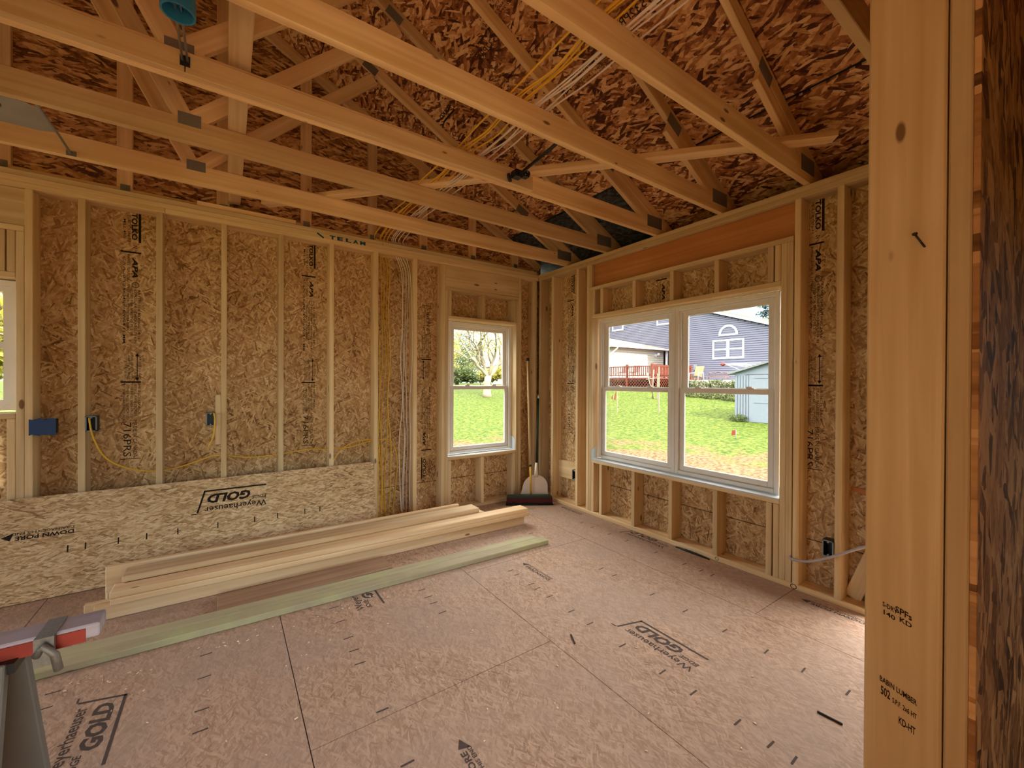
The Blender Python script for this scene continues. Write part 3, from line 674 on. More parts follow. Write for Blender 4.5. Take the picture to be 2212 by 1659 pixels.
for i, t in enumerate(('RATED SHEATHING 32/16', 'EXPOSURE 1 15/32 IN', 'SIZED FOR SPACING', 'PS 2-10 PRP-108', '2R32/2F16 12 MM')):
    roof_text(t, -1.80+0.022*i, -1.92, 1, 0.33, 0.015, bold=0.01)
    roof_text(t, -1.10-0.022*i, -2.22, 1, 0.36, 0.015, bold=0.01)
roof_text('APA', -1.13, -1.82, 1, 0.15, 0.034, bold=0.04)
roof_text('TOLKO', -2.88, 0.02-0.5, 1, 0.21, 0.036, bold=0.035)
pr.done('printed_grade_marks', M_INK, roof)

def sheet_brand(pr, o, X, Y, nrm):
    """bracket, maker's name and grade name; o = corner of the bracket, X = towards the reader's right"""
    o, X, Y = Vector(o), Vector(X), Vector(Y)
    P = lambda a, b: o + X*a + Y*b
    # text runs along X, its top is +Y; bracket lies under it and closes at its right end
    pr.bar(P(-0.413, 0.0), P(0.006, 0.0), 0.012, nrm); pr.bar(P(0.0, -0.004), P(0.046, 0.160), 0.012, nrm); pr.bar(P(0.05, 0.165), P(0.085, 0.165), 0.008, nrm)
    pr.text('GOLD', P(-0.300, 0.026), X, Y, 0.285, 0.070, shear=0.25, bold=0.045)
    pr.text('EDGE', P(-0.412, 0.076), X, Y, 0.105, 0.026, shear=0.2, bold=0.015)
    pr.text('Weyerhaeuser', P(-0.412, 0.106), X, Y, 0.415, 0.058, bold=0.012)
def down_pore(pr, o, X, Y, nrm, l=0.335):
    o, X, Y = Vector(o), Vector(X), Vector(Y); P = lambda a, b: o + X*a + Y*b
    pr.poly([P(l, 0.024), P(l-0.055, 0.0), P(l-0.04, 0.048)][::-1])
    pr.text('DOWN PORE', P(0.0, 0.024), X, Y, l-0.06, 0.027, bold=0.03); pr.text('DRAINAGE THIS END', P(0.0, 0.0), X, Y, l-0.045, 0.017, bold=0.012)
pr = Print(); ef = 0.0008; up = (0, 0, 1)
for cx_, cy_ in ((-1.183, -2.501), (0.03, -1.487), (-3.587, -1.560), (-2.384, -1.03)):
    if cx_ > 0:
        # at the wall: the bracket is under the plate, only the names show
        pr.text('GOLD', (-0.016-0.0, -1.78, ef), (0, 1, 0), (-1, 0, 0), 0.285, 0.062, shear=0.25, bold=0.045)
        pr.text('EDGE', (-0.052, -1.905, ef), (0, 1, 0), (-1, 0, 0), 0.105, 0.026, bold=0.015)
        pr.text('Weyerhaeuser', (-0.086, -1.905, ef), (0, 1, 0), (-1, 0, 0), 0.415, 0.055, bold=0.012)
        pr.bar((-0.016, -1.487, ef), (-0.15, -1.445, ef), 0.012, up)
    else: sheet_brand(pr, (cx_, cy_, ef), (0, 1, 0), (-1, 0, 0), up)
for cx_, cy_ in ((-1.275, -1.80), (-0.075, -3.262), (-0.045, -0.86), (-2.43, -2.95)): down_pore(pr, (cx_+0.0, cy_, ef), (0, 1, 0), (-1, 0, 0), up)
rows = {-1.455: [-1.774, -1.847, -1.977, -2.186, -2.346, -2.588, -2.835, -2.999, -3.198, -3.326, -3.406, -1.6, -1.52],
        -0.866: [-1.0, -1.13, -1.88, -2.014, -2.342, -2.583, -2.83, -3.05, -3.22, -3.40], -0.262: [-1.05, -1.2, -1.42, -1.62, -1.927, -2.192, -2.33, -2.416, -3.34, -3.48],
        -2.66: [-1.32, -1.5, -1.69, -1.82, -1.94, -2.3, -2.6], -2.12: [-1.16, -1.25, -1.42, -1.53, -1.62, -1.75], -3.86: [-1.36, -1.47, -1.62, -1.86], -3.30: [-1.42, -1.62, -1.86, -1.99]}
for xr, ys in rows.items():
    for y in ys: pr.bar((xr-0.026, y+random.uniform(-.003, .003), ef), (xr+0.026, y, ef), 0.0085, up)
pr.done('printed_marks', M_INK_FLOOR, floor)
pr = Print()   # framer's pencil circles and black slot at the foot of the right wall
for (yy, r_) in ((-2.845, 0.020), (-2.305, 0.016)):
    k = 18
    for i in range(k):
        a, b = 2*PI*i/k, 2*PI*(i+1)/k
        q = lambda t, rr: Vector((-0.0009, yy+math.cos(t)*rr, 0.02+math.sin(t)*rr*0.85))
        pr.poly([q(a, r_), q(b, r_), q(b, r_*0.75), q(a, r_*0.75)])
pr.done('marker_circle', M_INK, wall_right)
pr = Print(); k = random.Random(4)
def post_mark(t, y, z, w_, h_): pr.text(t, (PX-0.0008, y, z), (0, -1, -0.32), (0, 0, 1), w_, h_, bold=0.02)
post_mark('S-DRY', -3.752, 0.862, 0.028, 0.012); post_mark('140', -3.754, 0.842, 0.022, 0.012); post_mark('SPFs', -3.776, 0.858, 0.030, 0.016); post_mark('KD', -3.784, 0.838, 0.022, 0.012)
post_mark('BABIN LUMBER', -3.748, 0.672, 0.068, 0.014); post_mark('502', -3.750, 0.640, 0.018, 0.022); post_mark('S.P.F. 2x6 HT', -3.772, 0.632, 0.044, 0.013); post_mark('KD-HT', -3.784, 0.588, 0.030, 0.018)
pr.done('grade_stamp', M_INK, wall_part)
tube('bent_nail', [(PX+0.004, -3.822, 1.742), (PX-0.014, -3.820, 1.748), (PX-0.03, -3.811, 1.768)], 0.0022, M_NAIL, wall_part, k=3)
bm = bmesh.new(); add_tube(bm, [(PX-0.030, -3.811, 1.7675), (PX-0.0325, -3.8105, 1.771)], 0.005, 12); obj('nail_head', bm, M_NAIL, wall_part)
# dark caulk slot by the right wall plate
bm = bmesh.new(); add_tube(bm, [(-0.024, -1.955, 0.004), (-0.026, -2.06, 0.006), (-0.026, -2.15, 0.005), (-0.03, -2.262, 0.004)], [0.005, 0.010, 0.011, 0.005], 6)
o = obj('wire_scrap', bm, M_SLOTBAG); tag(o, 'black plastic strip lying on the floor against the right wall plate', 'scrap')

# ================================================================== ROOF TRUSSES
SLOPE = math.atan(0.52); cs, sn = math.cos(SLOPE), math.sin(SLOPE)
def truss_parts(root, y):
    """y = middle plane of the truss"""
    T = 0.0372; nrm = Vector((0.52, 0, 1)).normalized()
    bx('bottom_chord', -9.35, 0.135, y-TH/2, y+TH/2, H+0.0005, H+0.133, M_TRUSS, root)
    def top(xa, xb, sgn): 
        a = Vector((xa, y, roof_z(xa)-0.002)); b = Vector((xb, y, roof_z(xb)-0.002)); n = Vector((0.52*sgn, 0, 1)).normalized()
        stick('top_chord', a-n*0.0455, b-n*0.0455, n, 0.089, T, M_TRUSS, root)
    top(0.52, -4.64, 1); top(-9.82, -4.66, -1)
    a = Vector((-0.05, y, roof_z(-0.05)-0.002)) - nrm*0.135; b = Vector((-0.64, y, roof_z(-0.64)-0.002)) - nrm*0.135
    stick('heel_wedge', a, b, nrm, 0.089, T-0.001, M_TRUSS, root)
    jx = -3.388
    def web(p, q): 
        p, q = Vector((p[0], y, p[1])), Vector((q[0], y, q[1])); d = (q-p).normalized()
        stick('web', p, q, d.cross(Vector((0, 1, 0))), 0.089, T-0.0006, M_TRUSS, root)
    web((-3.415, 2.850), (-2.19, 3.985)); web((-3.392, 2.850), (-4.60, 5.20)); web((-5.942, 2.850), (-4.70, 5.20)); web((-5.885, 2.850), (-7.11, 3.985))
    yn = y-TH/2
    def plate(x0, x1, z0, z1): bx('nail_plate', x0, x1, yn-0.0022, yn-0.0002, z0, z1, M_GALV, root, axis='x', bev=0)
    plate(jx-0.052, jx+0.052, 2.850, 2.918); plate(-0.138, 0.066, 2.818, 2.920); plate(-5.964, -5.86, 2.850, 2.918)
    def splate(x, drop, l, h):
        c = Vector((x, yn-0.0012, roof_z(x))) - nrm*drop
        stick('nail_plate', c-Vector((cs, 0, -sn))*l/2, c+Vector((cs, 0, -sn))*l/2, nrm, h, 0.002, M_GALV, root, bev=0)
    splate(-0.60, 0.075, 0.15, 0.085); splate(-2.19, 0.07, 0.12, 0.07)
tlab = ['roof truss nearest the wall with the small window', 'second roof truss out from the small window wall', 'third roof truss, with a doubled bottom board and the blue box beside it',
        'fourth roof truss, the one the black fan brace reaches to', 'fifth roof truss, landing above the near end of the twin window', 'roof truss closest to the camera, mostly hidden behind the near post']
tys = [-0.499, -1.104, -1.709, -2.309, -2.904, -3.509]
T0 = empty('roof_truss', (0, tys[0], H), tlab[0], 'roof truss', 'roof trusses over the room')
truss_parts(T0, tys[0])
def copy_tree(root, dz, label, par_off=None):
    c = root.copy(); COL.objects.link(c); c.matrix_basis = Matrix.Translation(dz) @ root.matrix_basis; c['label'] = label
    WORLD[c.name] = c.matrix_basis.copy()
    for ch in list(root.children):
        k = ch.copy(); COL.objects.link(k); k.parent = c; k.matrix_basis = ch.matrix_basis.copy()
        for g2 in list(ch.children):
            q = g2.copy(); COL.objects.link(q); q.parent = k; q.matrix_basis = g2.matrix_basis.copy()
    return c
trs = [T0]
for lab, y in zip(tlab[1:], tys[1:]): trs.append(copy_tree(T0, Vector((0, y-tys[0], 0)), lab))
bx('sister_board', -9.0, -1.45, tys[2]-TH/2-0.039, tys[2]-TH/2-0.0006, H+0.001, H+0.098, M_TRUSS, trs[2])
tube('tan_twine', [(-4.6, tys[2]-0.045, H+0.101), (-3.4, tys[2]-0.047, H+0.100), (-2.6, tys[2]-0.046, H+0.1005), (-1.62, tys[2]-0.045, H+0.101), (-1.48, tys[2]-0.05, H+0.102)], 0.0035, M_WHT, trs[2], n=6)
def lum(name, p0, p1, wv, w_, t, label, mat=M_TRUSS, group=None, cat='board'):
    o = stick(name, p0, p1, wv, w_, t, mat); tag(o, label, cat, group); return o
lum('lateral_brace', (-3.166, -3.6, H+0.1535), (-3.166, 0.10, H+0.1535), (1, 0, 0), 0.089, TH, 'long straight brace board laid flat across the tops of the truss bottom boards', cat='brace')
lum('diagonal_brace', (-0.19, -3.12, H+0.153), (-2.95, -0.02, H+0.153), (1, 1, 0), 0.089, TH, 'slanting brace board crossing several trusses above the twin window corner', cat='brace')
lum('loose_board', (-3.41, 0.052, H+TH+0.0195), (-2.714, 0.052, H+TH+0.0195), (0, 1, 0), 0.080, TH, 'short loose board lying on top of the wall with the small window', cat='board')

# ---- fixtures between the trusses
fb = empty('fan_brace', (-1.6, -2.0, H+0.03), 'black telescoping ceiling fan brace spanning two roof trusses', 'bracket')
y0, y1 = tys[2]-TH/2-0.041, tys[3]+TH/2
bm = bmesh.new(); add_tube(bm, [(-1.612, y0-0.035, 2.800), (-1.668, y1+0.005, 2.782)], 0.014, 4); obj('square_bar', bm, M_BLACKMETAL, fb)
bm = bmesh.new(); add_tube(bm, [(-1.600, y0-0.035, 2.8125), (-1.656, y1+0.005, 2.7945)], 0.0032, 6); obj('bright_edge', bm, M_STEEL, fb)
bm = bmesh.new(); add_tube(bm, [(-1.660, y0-0.001, 2.790), (-1.652, y0-0.012, 2.792)], 0.028, 20); obj('foot', bm, M_BLACKMETAL, fb)
bm = bmesh.new(); add_box(bm, -1.652, -1.585, y0-0.075, y0-0.012, 2.785, 2.830); bmesh.ops.bevel(bm, geom=bm.edges[:], offset=0.006, segments=2, affect='EDGES'); hs = obj('collar', bm, M_BLACKMETAL, fb)
bm = bmesh.new(); add_box(bm, -1.62, -1.565, y0-0.125, y0-0.068, 2.772, 2.812); bmesh.ops.bevel(bm, geom=bm.edges[:], offset=0.008, segments=2, affect='EDGES'); obj('clamp', bm, M_BLACKMETAL, fb)
for dx_, dz_ in ((-0.004, 0.006), (0.03, -0.022), (-0.03, -0.022)):
    bm = bmesh.new(); bmesh.ops.create_uvsphere(bm, u_segments=8, v_segments=6, radius=0.004); obj('bright_screw', bm, M_STEEL, hs, Matrix.Translation((-1.592+dx_*0.6, y0-0.127, 2.792+dz_*0.7)))
bb = empty('ceiling_box', (-3.366, -2.10, 2.80), 'round blue plastic ceiling box hanging from bar rods between trusses', 'electrical box')
bm = bmesh.new()
prof = [(0.036, 0.0), (0.050, 0.0), (0.054, -0.012), (0.054, -0.075), (0.047, -0.075), (0.046, -0.02), (0.0, -0.018)]
seg = 28; rings = []
for r_, z_ in prof:
    rings.append([bm.verts.new((r_*math.cos(2*PI*i/seg), r_*math.sin(2*PI*i/seg), z_)) for i in range(seg)] if r_ > 0 else [bm.verts.new((0, 0, z_))])
for a, b in zip(rings, rings[1:]):
    for i in range(seg):
        bm.faces.new((a[i], a[(i+1) % seg], b[(i+1) % seg], b[i])) if len(b) > 1 else bm.faces.new((a[i], a[(i+1) % seg], b[0]))
bm.faces.new(rings[0]); bmesh.ops.recalc_face_normals(bm, faces=bm.faces[:])
obj('shell', bm, M_BLUEBOX, bb, Matrix.Translation((-3.366, -2.08, 2.868)), smooth=False)
for dx_ in (-0.009, 0.009):
    bm = bmesh.new(); add_tube(bm, [(-3.366+dx_, y0+0.0, 2.812), (-3.372+dx_, -2.29, 2.866)], 0.0045, 8); obj('bar_rod', bm, M_STEEL, bb)
bm = bmesh.new(); add_box(bm, -3.384, -3.348, y0-0.004, y0+0.0, 2.79, 2.835); obj('foot', bm, M_BLACKMETAL, bb)
bm = bmesh.new(); add_tube(bm, [(-3.366, y0-0.002, 2.792), (-3.366, y0-0.002, 2.765)], 0.002, 6); obj('drive_nail', bm, M_NAIL, bb)
cl = empty('recessed_light_housing', (-4.15, -0.86, 2.79), 'grey metal recessed light housing on hanger bars at the upper left', 'light fixture')
bm = bmesh.new(); k = 28; ctr = (-4.225, -0.93)
outer = [(-4.42, -1.02), (-3.995, -1.02), (-3.995, -0.72), (-4.42, -0.72)]
circ = [(ctr[0]+0.085*math.cos(2*PI*i/k), ctr[1]+0.085*math.sin(2*PI*i/k)) for i in range(k)]
ov = []
for i in range(k):   # outer boundary points in the same order
    a = 2*PI*i/k; dx_, dy_ = math.cos(a), math.sin(a)
    t = min([((-3.995 if dx_ > 0 else -4.42)-ctr[0])/dx_ if abs(dx_) > 1e-6 else 9, ((-0.72 if dy_ > 0 else -1.02)-ctr[1])/dy_ if abs(dy_) > 1e-6 else 9])
    ov.append((ctr[0]+dx_*t, ctr[1]+dy_*t))
vi = [bm.verts.new((x, y, 2.79)) for x, y in circ]; vo_ = [bm.verts.new((x, y, 2.79)) for x, y in ov]; vt = [bm.verts.new((x, y, 2.90)) for x, y in circ]
for i in range(k):
    j = (i+1) % k; bm.faces.new((vi[i], vi[j], vo_[j], vo_[i])); bm.faces.new((vi[i], vt[i], vt[j], vi[j]))
bm.faces.new(vt); obj('pan', bm, M_CANPAN, cl)
bm = bmesh.new(); add_tube(bm, [(ctr[0], ctr[1], 2.797), (ctr[0], ctr[1], 2.805)], 0.084, 28); obj('dark_reflector', bm, M_BLACKMETAL, cl)
bm = bmesh.new(); add_box(bm, -4.42, -4.02, -1.06, -1.022, 2.792, 2.855); obj('junction_box', bm, M_GREYBOX, cl)
bm = bmesh.new(); add_tube(bm, [(-4.0, -1.08, 2.795), (-3.990, -0.72, 2.790), (-3.985, -0.56, 2.777), (-3.984, -0.522, 2.772)], 0.006, 6); obj('hanger_bar', bm, M_STEEL, cl)
bm = bmesh.new(); add_tube(bm, [(-4.46, -1.08, 2.795), (-4.46, -0.522, 2.772)], 0.006, 6); obj('hanger_bar', bm, M_STEEL, cl)
bm = bmesh.new(); add_box(bm, -4.005, -3.962, -0.526, -0.5205, 2.763, 2.793); obj('hanger_foot', bm, M_GALV, cl)

# ================================================================== CABLES AND BOXES
YG, WG = 'yellow cables hanging beside the small window', 'white cables hanging beside the small window'
k = random.Random(3)
def riser(name, x0, dx, i, mat, rad, xt, label, grp, wob):
    """cable from the foot of the bay, up through the plates and along the truss tops towards the viewer"""
    xs = x0+dx*i; yo = 0.028+0.014*(i % 4); j = lambda a=wob: k.uniform(-a, a)
    pts = [(xs+j(), yo, 0.055 if i % 2 else 0.10), (xs+j(), yo, 0.38), (xs+j()*1.3, yo+0.01, 0.80), (xs+j()*1.3, yo, 1.22), (xs+j()*1.4, yo, 1.66), (xs+j(), yo, 2.1), (xs+j()*.6, 0.05, 2.52),
           (xs*0.5+xt*0.5, 0.052, 2.70), (xs*0.4+xt*0.6, 0.050, 2.80), (xt, 0.012, 2.838), (xt, -0.16, 2.874), (xt, -0.499, 2.900+0.003*i)]
    for y in (-0.8, -1.104, -1.4, -1.709, -2.0, -2.309, -2.6, -2.904, -3.2, -3.509, -4.2):
        pts.append((xt+j(0.016), y, 2.902+0.0035*i-(0.010+0.010*(i % 3) if y not in tys else 0)))
    return tag(tube(name, pts, rad, mat, n=6, k=5), label, 'cable', grp)
for i, xt in enumerate((-2.03, -1.965, -1.975, -1.935, -1.90)):
    riser('yellow_cable', -1.978, 0.027, i, M_YEL, 0.0050, xt, 'yellow cable rising from the stud bay left of the small window up over the trusses', YG, 0.018)
for i, xt in enumerate((-1.86, -1.845, -1.825, -1.79, -1.745)):
    riser('white_cable', -1.752, 0.026, i, M_WHT, 0.0046, xt, 'white cable rising in the stud bay left of the small window and over the trusses', WG, 0.014)
o = tube('yellow_cable', [(-4.012, 0.02, 1.14), (-4.006, -0.012, 1.15), (-4.000, -0.03, 1.12), (-3.985, -0.02, 1.02), (-3.93, 0.0, 0.872), (-3.82, 0.03, 0.775), (-3.66, 0.06, 0.725), (-3.50, 0.07, 0.745), (-3.33, 0.075, 0.80), (-3.25, 0.07, 0.806), (-3.05, 0.06, 0.772),
    (-2.85, 0.06, 0.776), (-2.60, 0.06, 0.80), (-2.43, 0.06, 0.785), (-2.25, 0.05, 0.79), (-2.06, 0.05, 0.83), (-1.99, 0.05, 0.82), (-1.96, 0.06, 0.72), (-1.93, 0.06, 0.3), (-1.95, 0.06, 0.06)], 0.0055, M_YEL, n=8)
tag(o, 'long yellow cable looping through the studs from the open switch box', 'cable')
o = tube('yellow_cable', [(-3.30, 0.02, 1.14), (-3.296, -0.03, 1.16), (-3.292, -0.035, 1.10), (-3.30, -0.03, 0.98), (-3.335, -0.03, 0.89)], 0.0062, M_YEL, n=8); tag(o, 'short yellow cable tail curling out of the box beside the block', 'cable')
o = tube('yellow_cable', [(-2.42, 0.05, 0.52), (-2.40, 0.045, 0.66), (-2.33, 0.04, 0.77), (-2.20, 0.04, 0.84), (-2.05, 0.05, 0.845), (-1.97, 0.05, 0.84), (-1.85, 0.05, 0.82), (-1.78, 0.06, 0.62), (-1.80, 0.07, 0.3), (-1.83, 0.06, 0.06)], 0.005, M_YEL, n=8); tag(o, 'thin yellow cable arching down behind the leaning board', 'cable')
o = tube('grey_cable', [(0.004, -2.822, 0.221), (-0.02, -2.845, 0.212), (-0.035, -2.95, 0.238), (-0.04, -3.08, 0.318), (-0.045, -3.235, 0.430), (-0.05, -3.40, 0.52), (-0.02, -3.47, 0.56), (-0.01, -3.70, 0.60)], 0.0085, M_GRYC, n=8); tag(o, 'grey cable sagging in front of the studs right of the twin window', 'cable')
def ebox(name, lo, hi, open_axis, label, parts=True):
    """open-fronted single gang box: rim, dark inside"""
    x0, y0_, z0 = lo; x1, y1_, z1 = hi; t = 0.004
    r_ = empty(name, ((x0+x1)/2, (y0_+y1_)/2, z0), label, 'electrical box')
    bm = bmesh.new()
    if open_axis == 'y':
        add_box(bm, x0, x0+t, y0_, y1_, z0, z1); add_box(bm, x1-t, x1, y0_, y1_, z0, z1); add_box(bm, x0+t, x1-t, y0_, y1_, z0, z0+t); add_box(bm, x0+t, x1-t, y0_, y1_, z1-t, z1); add_box(bm, x0+t, x1-t, y1_-t, y1_, z0+t, z1-t)
    else:
        add_box(bm, x0, x1, y0_, y0_+t, z0, z1); add_box(bm, x0, x1, y1_-t, y1_, z0, z1); add_box(bm, x0, x1, y0_+t, y1_-t, z0, z0+t); add_box(bm, x0, x1, y0_+t, y1_-t, z1-t, z1); add_box(bm, x1-t, x1, y0_+t, y1_-t, z0+t, z1-t)
    obj('box_shell', bm, M_GREYBOX, r_)
    bm = bmesh.new()
    for zz in (z0+0.012, z1-0.012):
        if open_axis == 'y': add_tube(bm, [((x0+x1)/2, y0_-0.001, zz), ((x0+x1)/2, y0_+0.03, zz)], 0.006, 8)
        else: add_tube(bm, [(x0-0.001, (y0_+y1_)/2, zz), (x0+0.03, (y0_+y1_)/2, zz)], 0.006, 8)
    obj('screw_post', bm, M_BOXRIM, r_)
    bm = bmesh.new(); t = 0.007
    if open_axis == 'y':
        for a in ((x0, x0+t, z0, z1), (x1-t, x1, z0, z1), (x0, x1, z0, z0+t), (x0, x1, z1-t, z1)): add_box(bm, a[0], a[1], y0_-0.003, y0_-0.0003, a[2], a[3])
    else:
        for a in ((y0_, y0_+t, z0, z1), (y1_-t, y1_, z0, z1), (y0_, y1_, z0, z0+t), (y0_, y1_, z1-t, z1)): add_box(bm, x0-0.003, x0-0.0003, a[0], a[1], a[2], a[3])
    obj('rim', bm, M_BOXRIM, r_); return r_
ebox('switch_box', (-4.027, -0.010, 1.058), (-3.968, 0.065, 1.165), 'y', 'open dark switch box with the long yellow cable coming out of it')
ebox('switch_box', (-3.349, -0.012, 1.058), (-3.2915, 0.06, 1.165), 'y', 'dark switch box fixed to the small wood block on a stud')
ebox('outlet_box', (0.02, -0.674, 0.315), (0.094, -0.606, 0.428), 'x', 'outlet box on light blocking low in the corner bay of the right wall')
ebox('outlet_box', (-0.008, -3.0735, 0.296), (0.06, -3.012, 0.402), 'x', 'outlet box behind the grey cable right of the twin window')
tb = empty('taped_box', (-4.22, 0.0, 1.05), 'electrical box masked with blue tape at the far left stud', 'electrical box')
bm = bmesh.new(); add_box(bm, -4.274, -4.172, -0.008, 0.06, 1.056, 1.152); obj('box_shell', bm, M_GREYBOX, tb)
bm = bmesh.new(); kk = random.Random(9); top = []; bot = []
for i in range(9):
    x_ = -4.292+i*0.0155; top.append((x_, -0.0095, 1.156+kk.uniform(-.006, .008))); bot.append((x_, -0.0095, 1.050+kk.uniform(-.008, .006)))
add_prism(bm, top+bot[::-1], (0, -0.0015, 0)); obj('blue_tape', bm, M_TAPE, tb)

# ================================================================== LUMBER AND THE LEANING SHEET
tilt = math.atan2(0.64, 0.135)
shl, shh = 2.44, 0.652
Ms = Matrix.Translation((-2.05-shl, -0.157, 0.002)) @ Matrix.Rotation(tilt, 4, 'X')
bm = bmesh.new(); add_box(bm, 0, shl, 0, shh, 0, 0.018)
for f in bm.faces:
    f.material_index = 0 if abs(f.normal.z) > 0.5 or True else 1
bm.normal_update()
for f in bm.faces: f.material_index = 0 if abs(f.normal.z) > 0.5 else 1
sheet = obj('strand_board_sheet', bm, [M_SHEET, M_EDGE], None, Ms); tag(sheet, 'long strand board offcut leaning on the studs behind the lumber pile', 'board')
pr = Print(); ez = 0.0188
sheet_brand(pr, (-3.353+2.05+shl, 0.559, ez), (-1, 0, 0), (0, -1, 0), (0, 0, 1))
down_pore(pr, (-4.064+2.05+shl, 0.438, ez), (-1, 0, 0), (0, -1, 0), (0, 0, 1), l=0.327)
for xx in (-2.536, -2.656, -2.863, -3.026, -3.27, -3.514, -3.69, -3.84, -4.004, -4.089): pr.bar((xx+2.05+shl, 0.268, ez), (xx+2.05+shl, 0.312, ez), 0.0075, (0, 0, 1))
pr.done('printed_marks', M_INK, sheet, Ms)

LG = 'fresh boards in the pile along the leaning sheet'
def pboard(xa, xb, ya, yb, z0, z1, label, mat=M_PILE, skew=0.0, group=LG, name='lumber_board'):
    """skew: the left end lies this much further back in y"""
    yc = (ya+yb)/2; zc = (z0+z1)/2; w_, h_ = abs(yb-ya), abs(z1-z0)
    o = stick(name, (xa, yc+skew, zc), (xb, yc, zc), (0, 1, 0), w_, h_, mat, bev=0.004)
    return tag(o, label, 'board', group)
pboard(-3.852, -0.772, -0.768, -0.730, 0.001, 0.089, 'pale board on edge along the front of the lumber pile', skew=0.055)
pboard(-3.905, -1.02, -0.690, -0.652, 0.001, 0.089, 'board on edge peeking out behind the front board of the pile', skew=0.04)
pboard(-3.83, -1.40, -0.545, -0.507, 0.001, 0.089, 'board on edge hidden under the middle of the pile', skew=0.02)
pboard(-3.775, -0.734, -0.800, -0.662, 0.0895, 0.127, 'flat board lying straight on the front edge board, longest at its right end', skew=0.055)
pboard(-3.80, -1.10, -0.655, -0.515, 0.0895, 0.127, 'flat board under the rear half of the pile', skew=0.03)
pboard(-3.780, -0.746, -0.793, -0.660, 0.1275, 0.165, 'top flat board at the front of the pile with grey upper face', skew=0.055)
pboard(-3.735, -1.165, -0.652, -0.514, 0.1275, 0.165, 'flat board lying between the top boards of the pile', skew=0.03)
pboard(-3.745, -1.208, -0.628, -0.470, 0.1655, 0.203, 'highest flat board of the pile with a knotty front edge', skew=0.012)
pboard(-3.855, -1.33, -0.440, -0.402, 0.001, 0.213, 'wide board standing on edge at the back of the pile', skew=0.03)
pboard(-3.262, -2.195, -1.045, -0.815, 0.001, 0.039, 'wide brown weathered plank on the floor between pile and treated boards', mat=M_OLD, group=None, skew=0.0)
TG = 'treated boards on the floor'
pboard(-4.03, -0.892, -1.292, -1.198, 0.001, 0.039, 'front greenish treated board lying on the floor', mat=M_TREAT, skew=0.085, group=TG, name='treated_board')
pboard(-3.95, -0.945, -1.196, -1.104, 0.001, 0.039, 'rear greenish treated board lying against the front one', mat=M_TREAT, skew=0.085, group=TG, name='treated_board')
o = stick('shim_stick', (-1.116, -3.365, 0.004), (-1.108, -3.452, 0.004), (1, 0, 0), 0.008, 0.006, M_DARKSTICK, bev=0.001); tag(o, 'thin dark stick lying on the floor near the big post', 'stick')
o = stick('shim_stick', (-1.622, -2.362, 0.003), (-1.661, -2.436, 0.003), (1, 0, 0), 0.008, 0.004, M_DARKSTICK, bev=0.001); tag(o, 'small dark stick in the middle of the open floor', 'stick')
bm = bmesh.new(); kk = random.Random(7)
for i in range(170):
    x_, y_ = kk.uniform(-4.0, -0.9), kk.uniform(-3.5, -1.32)
    if kk.random() < 0.3: x_, y_ = kk.uniform(-4.0, -1.0), kk.uniform(-1.42, -1.31)
    a, l_, w_ = kk.uniform(0, PI), kk.uniform(.0025, .007), kk.uniform(.001, .0026)
    ca, sa = math.cos(a), math.sin(a); h_ = kk.uniform(.001, .003)
    q = [(x_+ca*p*l_-sa*s*w_, y_+sa*p*l_+ca*s*w_, 0.001) for p, s in ((-1, -1), (1, -1), (1, 1), (-1, 1))]
    add_prism(bm, q, (0, 0, h_))
o = obj('wood_chips', bm, M_CHIP); tag(o, 'pale wood chips scattered over the floor', 'wood chips', kind='stuff')

# ---- sawhorse cut off by the lower left corner
sh = empty('sawhorse', (-3.75, -2.52, 0), 'sawhorse with worn pale top rail and red side at lower left', 'sawhorse')
o = stick('top_rail', (-4.75, -2.535, 0.762), (-3.490, -2.520, 0.762), (0, 1, 0), 0.080, 0.036, M_WHITEWOOD, sh); tag(o, 'worn pale wooden rail')
o = stick('red_side', (-4.75, -2.5770, 0.755), (-3.515, -2.5620, 0.755), (0, 0, 1), 0.034, 0.004, M_REDWOODEDGE, sh); tag(o, 'red painted edge')
bm = bmesh.new()
add_prism(bm, [(-3.60, -2.590, 0.785), (-3.565, -2.590, 0.785), (-3.565, -2.590, 0.715), (-3.60, -2.590, 0.715)], (0, 0.012, 0)); add_tube(bm, [(-3.595, -2.59, 0.745), (-3.58, -2.602, 0.77), (-3.562, -2.598, 0.742), (-3.556, -2.594, 0.70)], 0.009, 8)
add_box(bm, -3.60, -3.565, -2.585, -2.48, 0.781, 0.784)
bmx = obj('leg_clamp', bm, M_GALV, sh)
for (xa, ya, xb, yb) in ((-3.685, -2.585, -3.665, -2.80), (-3.685, -2.475, -3.665, -2.27), (-4.65, -2.585, -4.66, -2.80), (-4.65, -2.475, -4.66, -2.27)):
    stick('leg', (xa, ya, 0.742), (xb, yb, 0.002), (1, 0, 0), 0.085, 0.030, M_SAWLEG, sh)
bm = bmesh.new(); add_box(bm, -4.75, -3.63, -2.59, -2.47, 0.718, 0.742); obj('dark_bracket', bm, M_BLACKMETAL, sh)

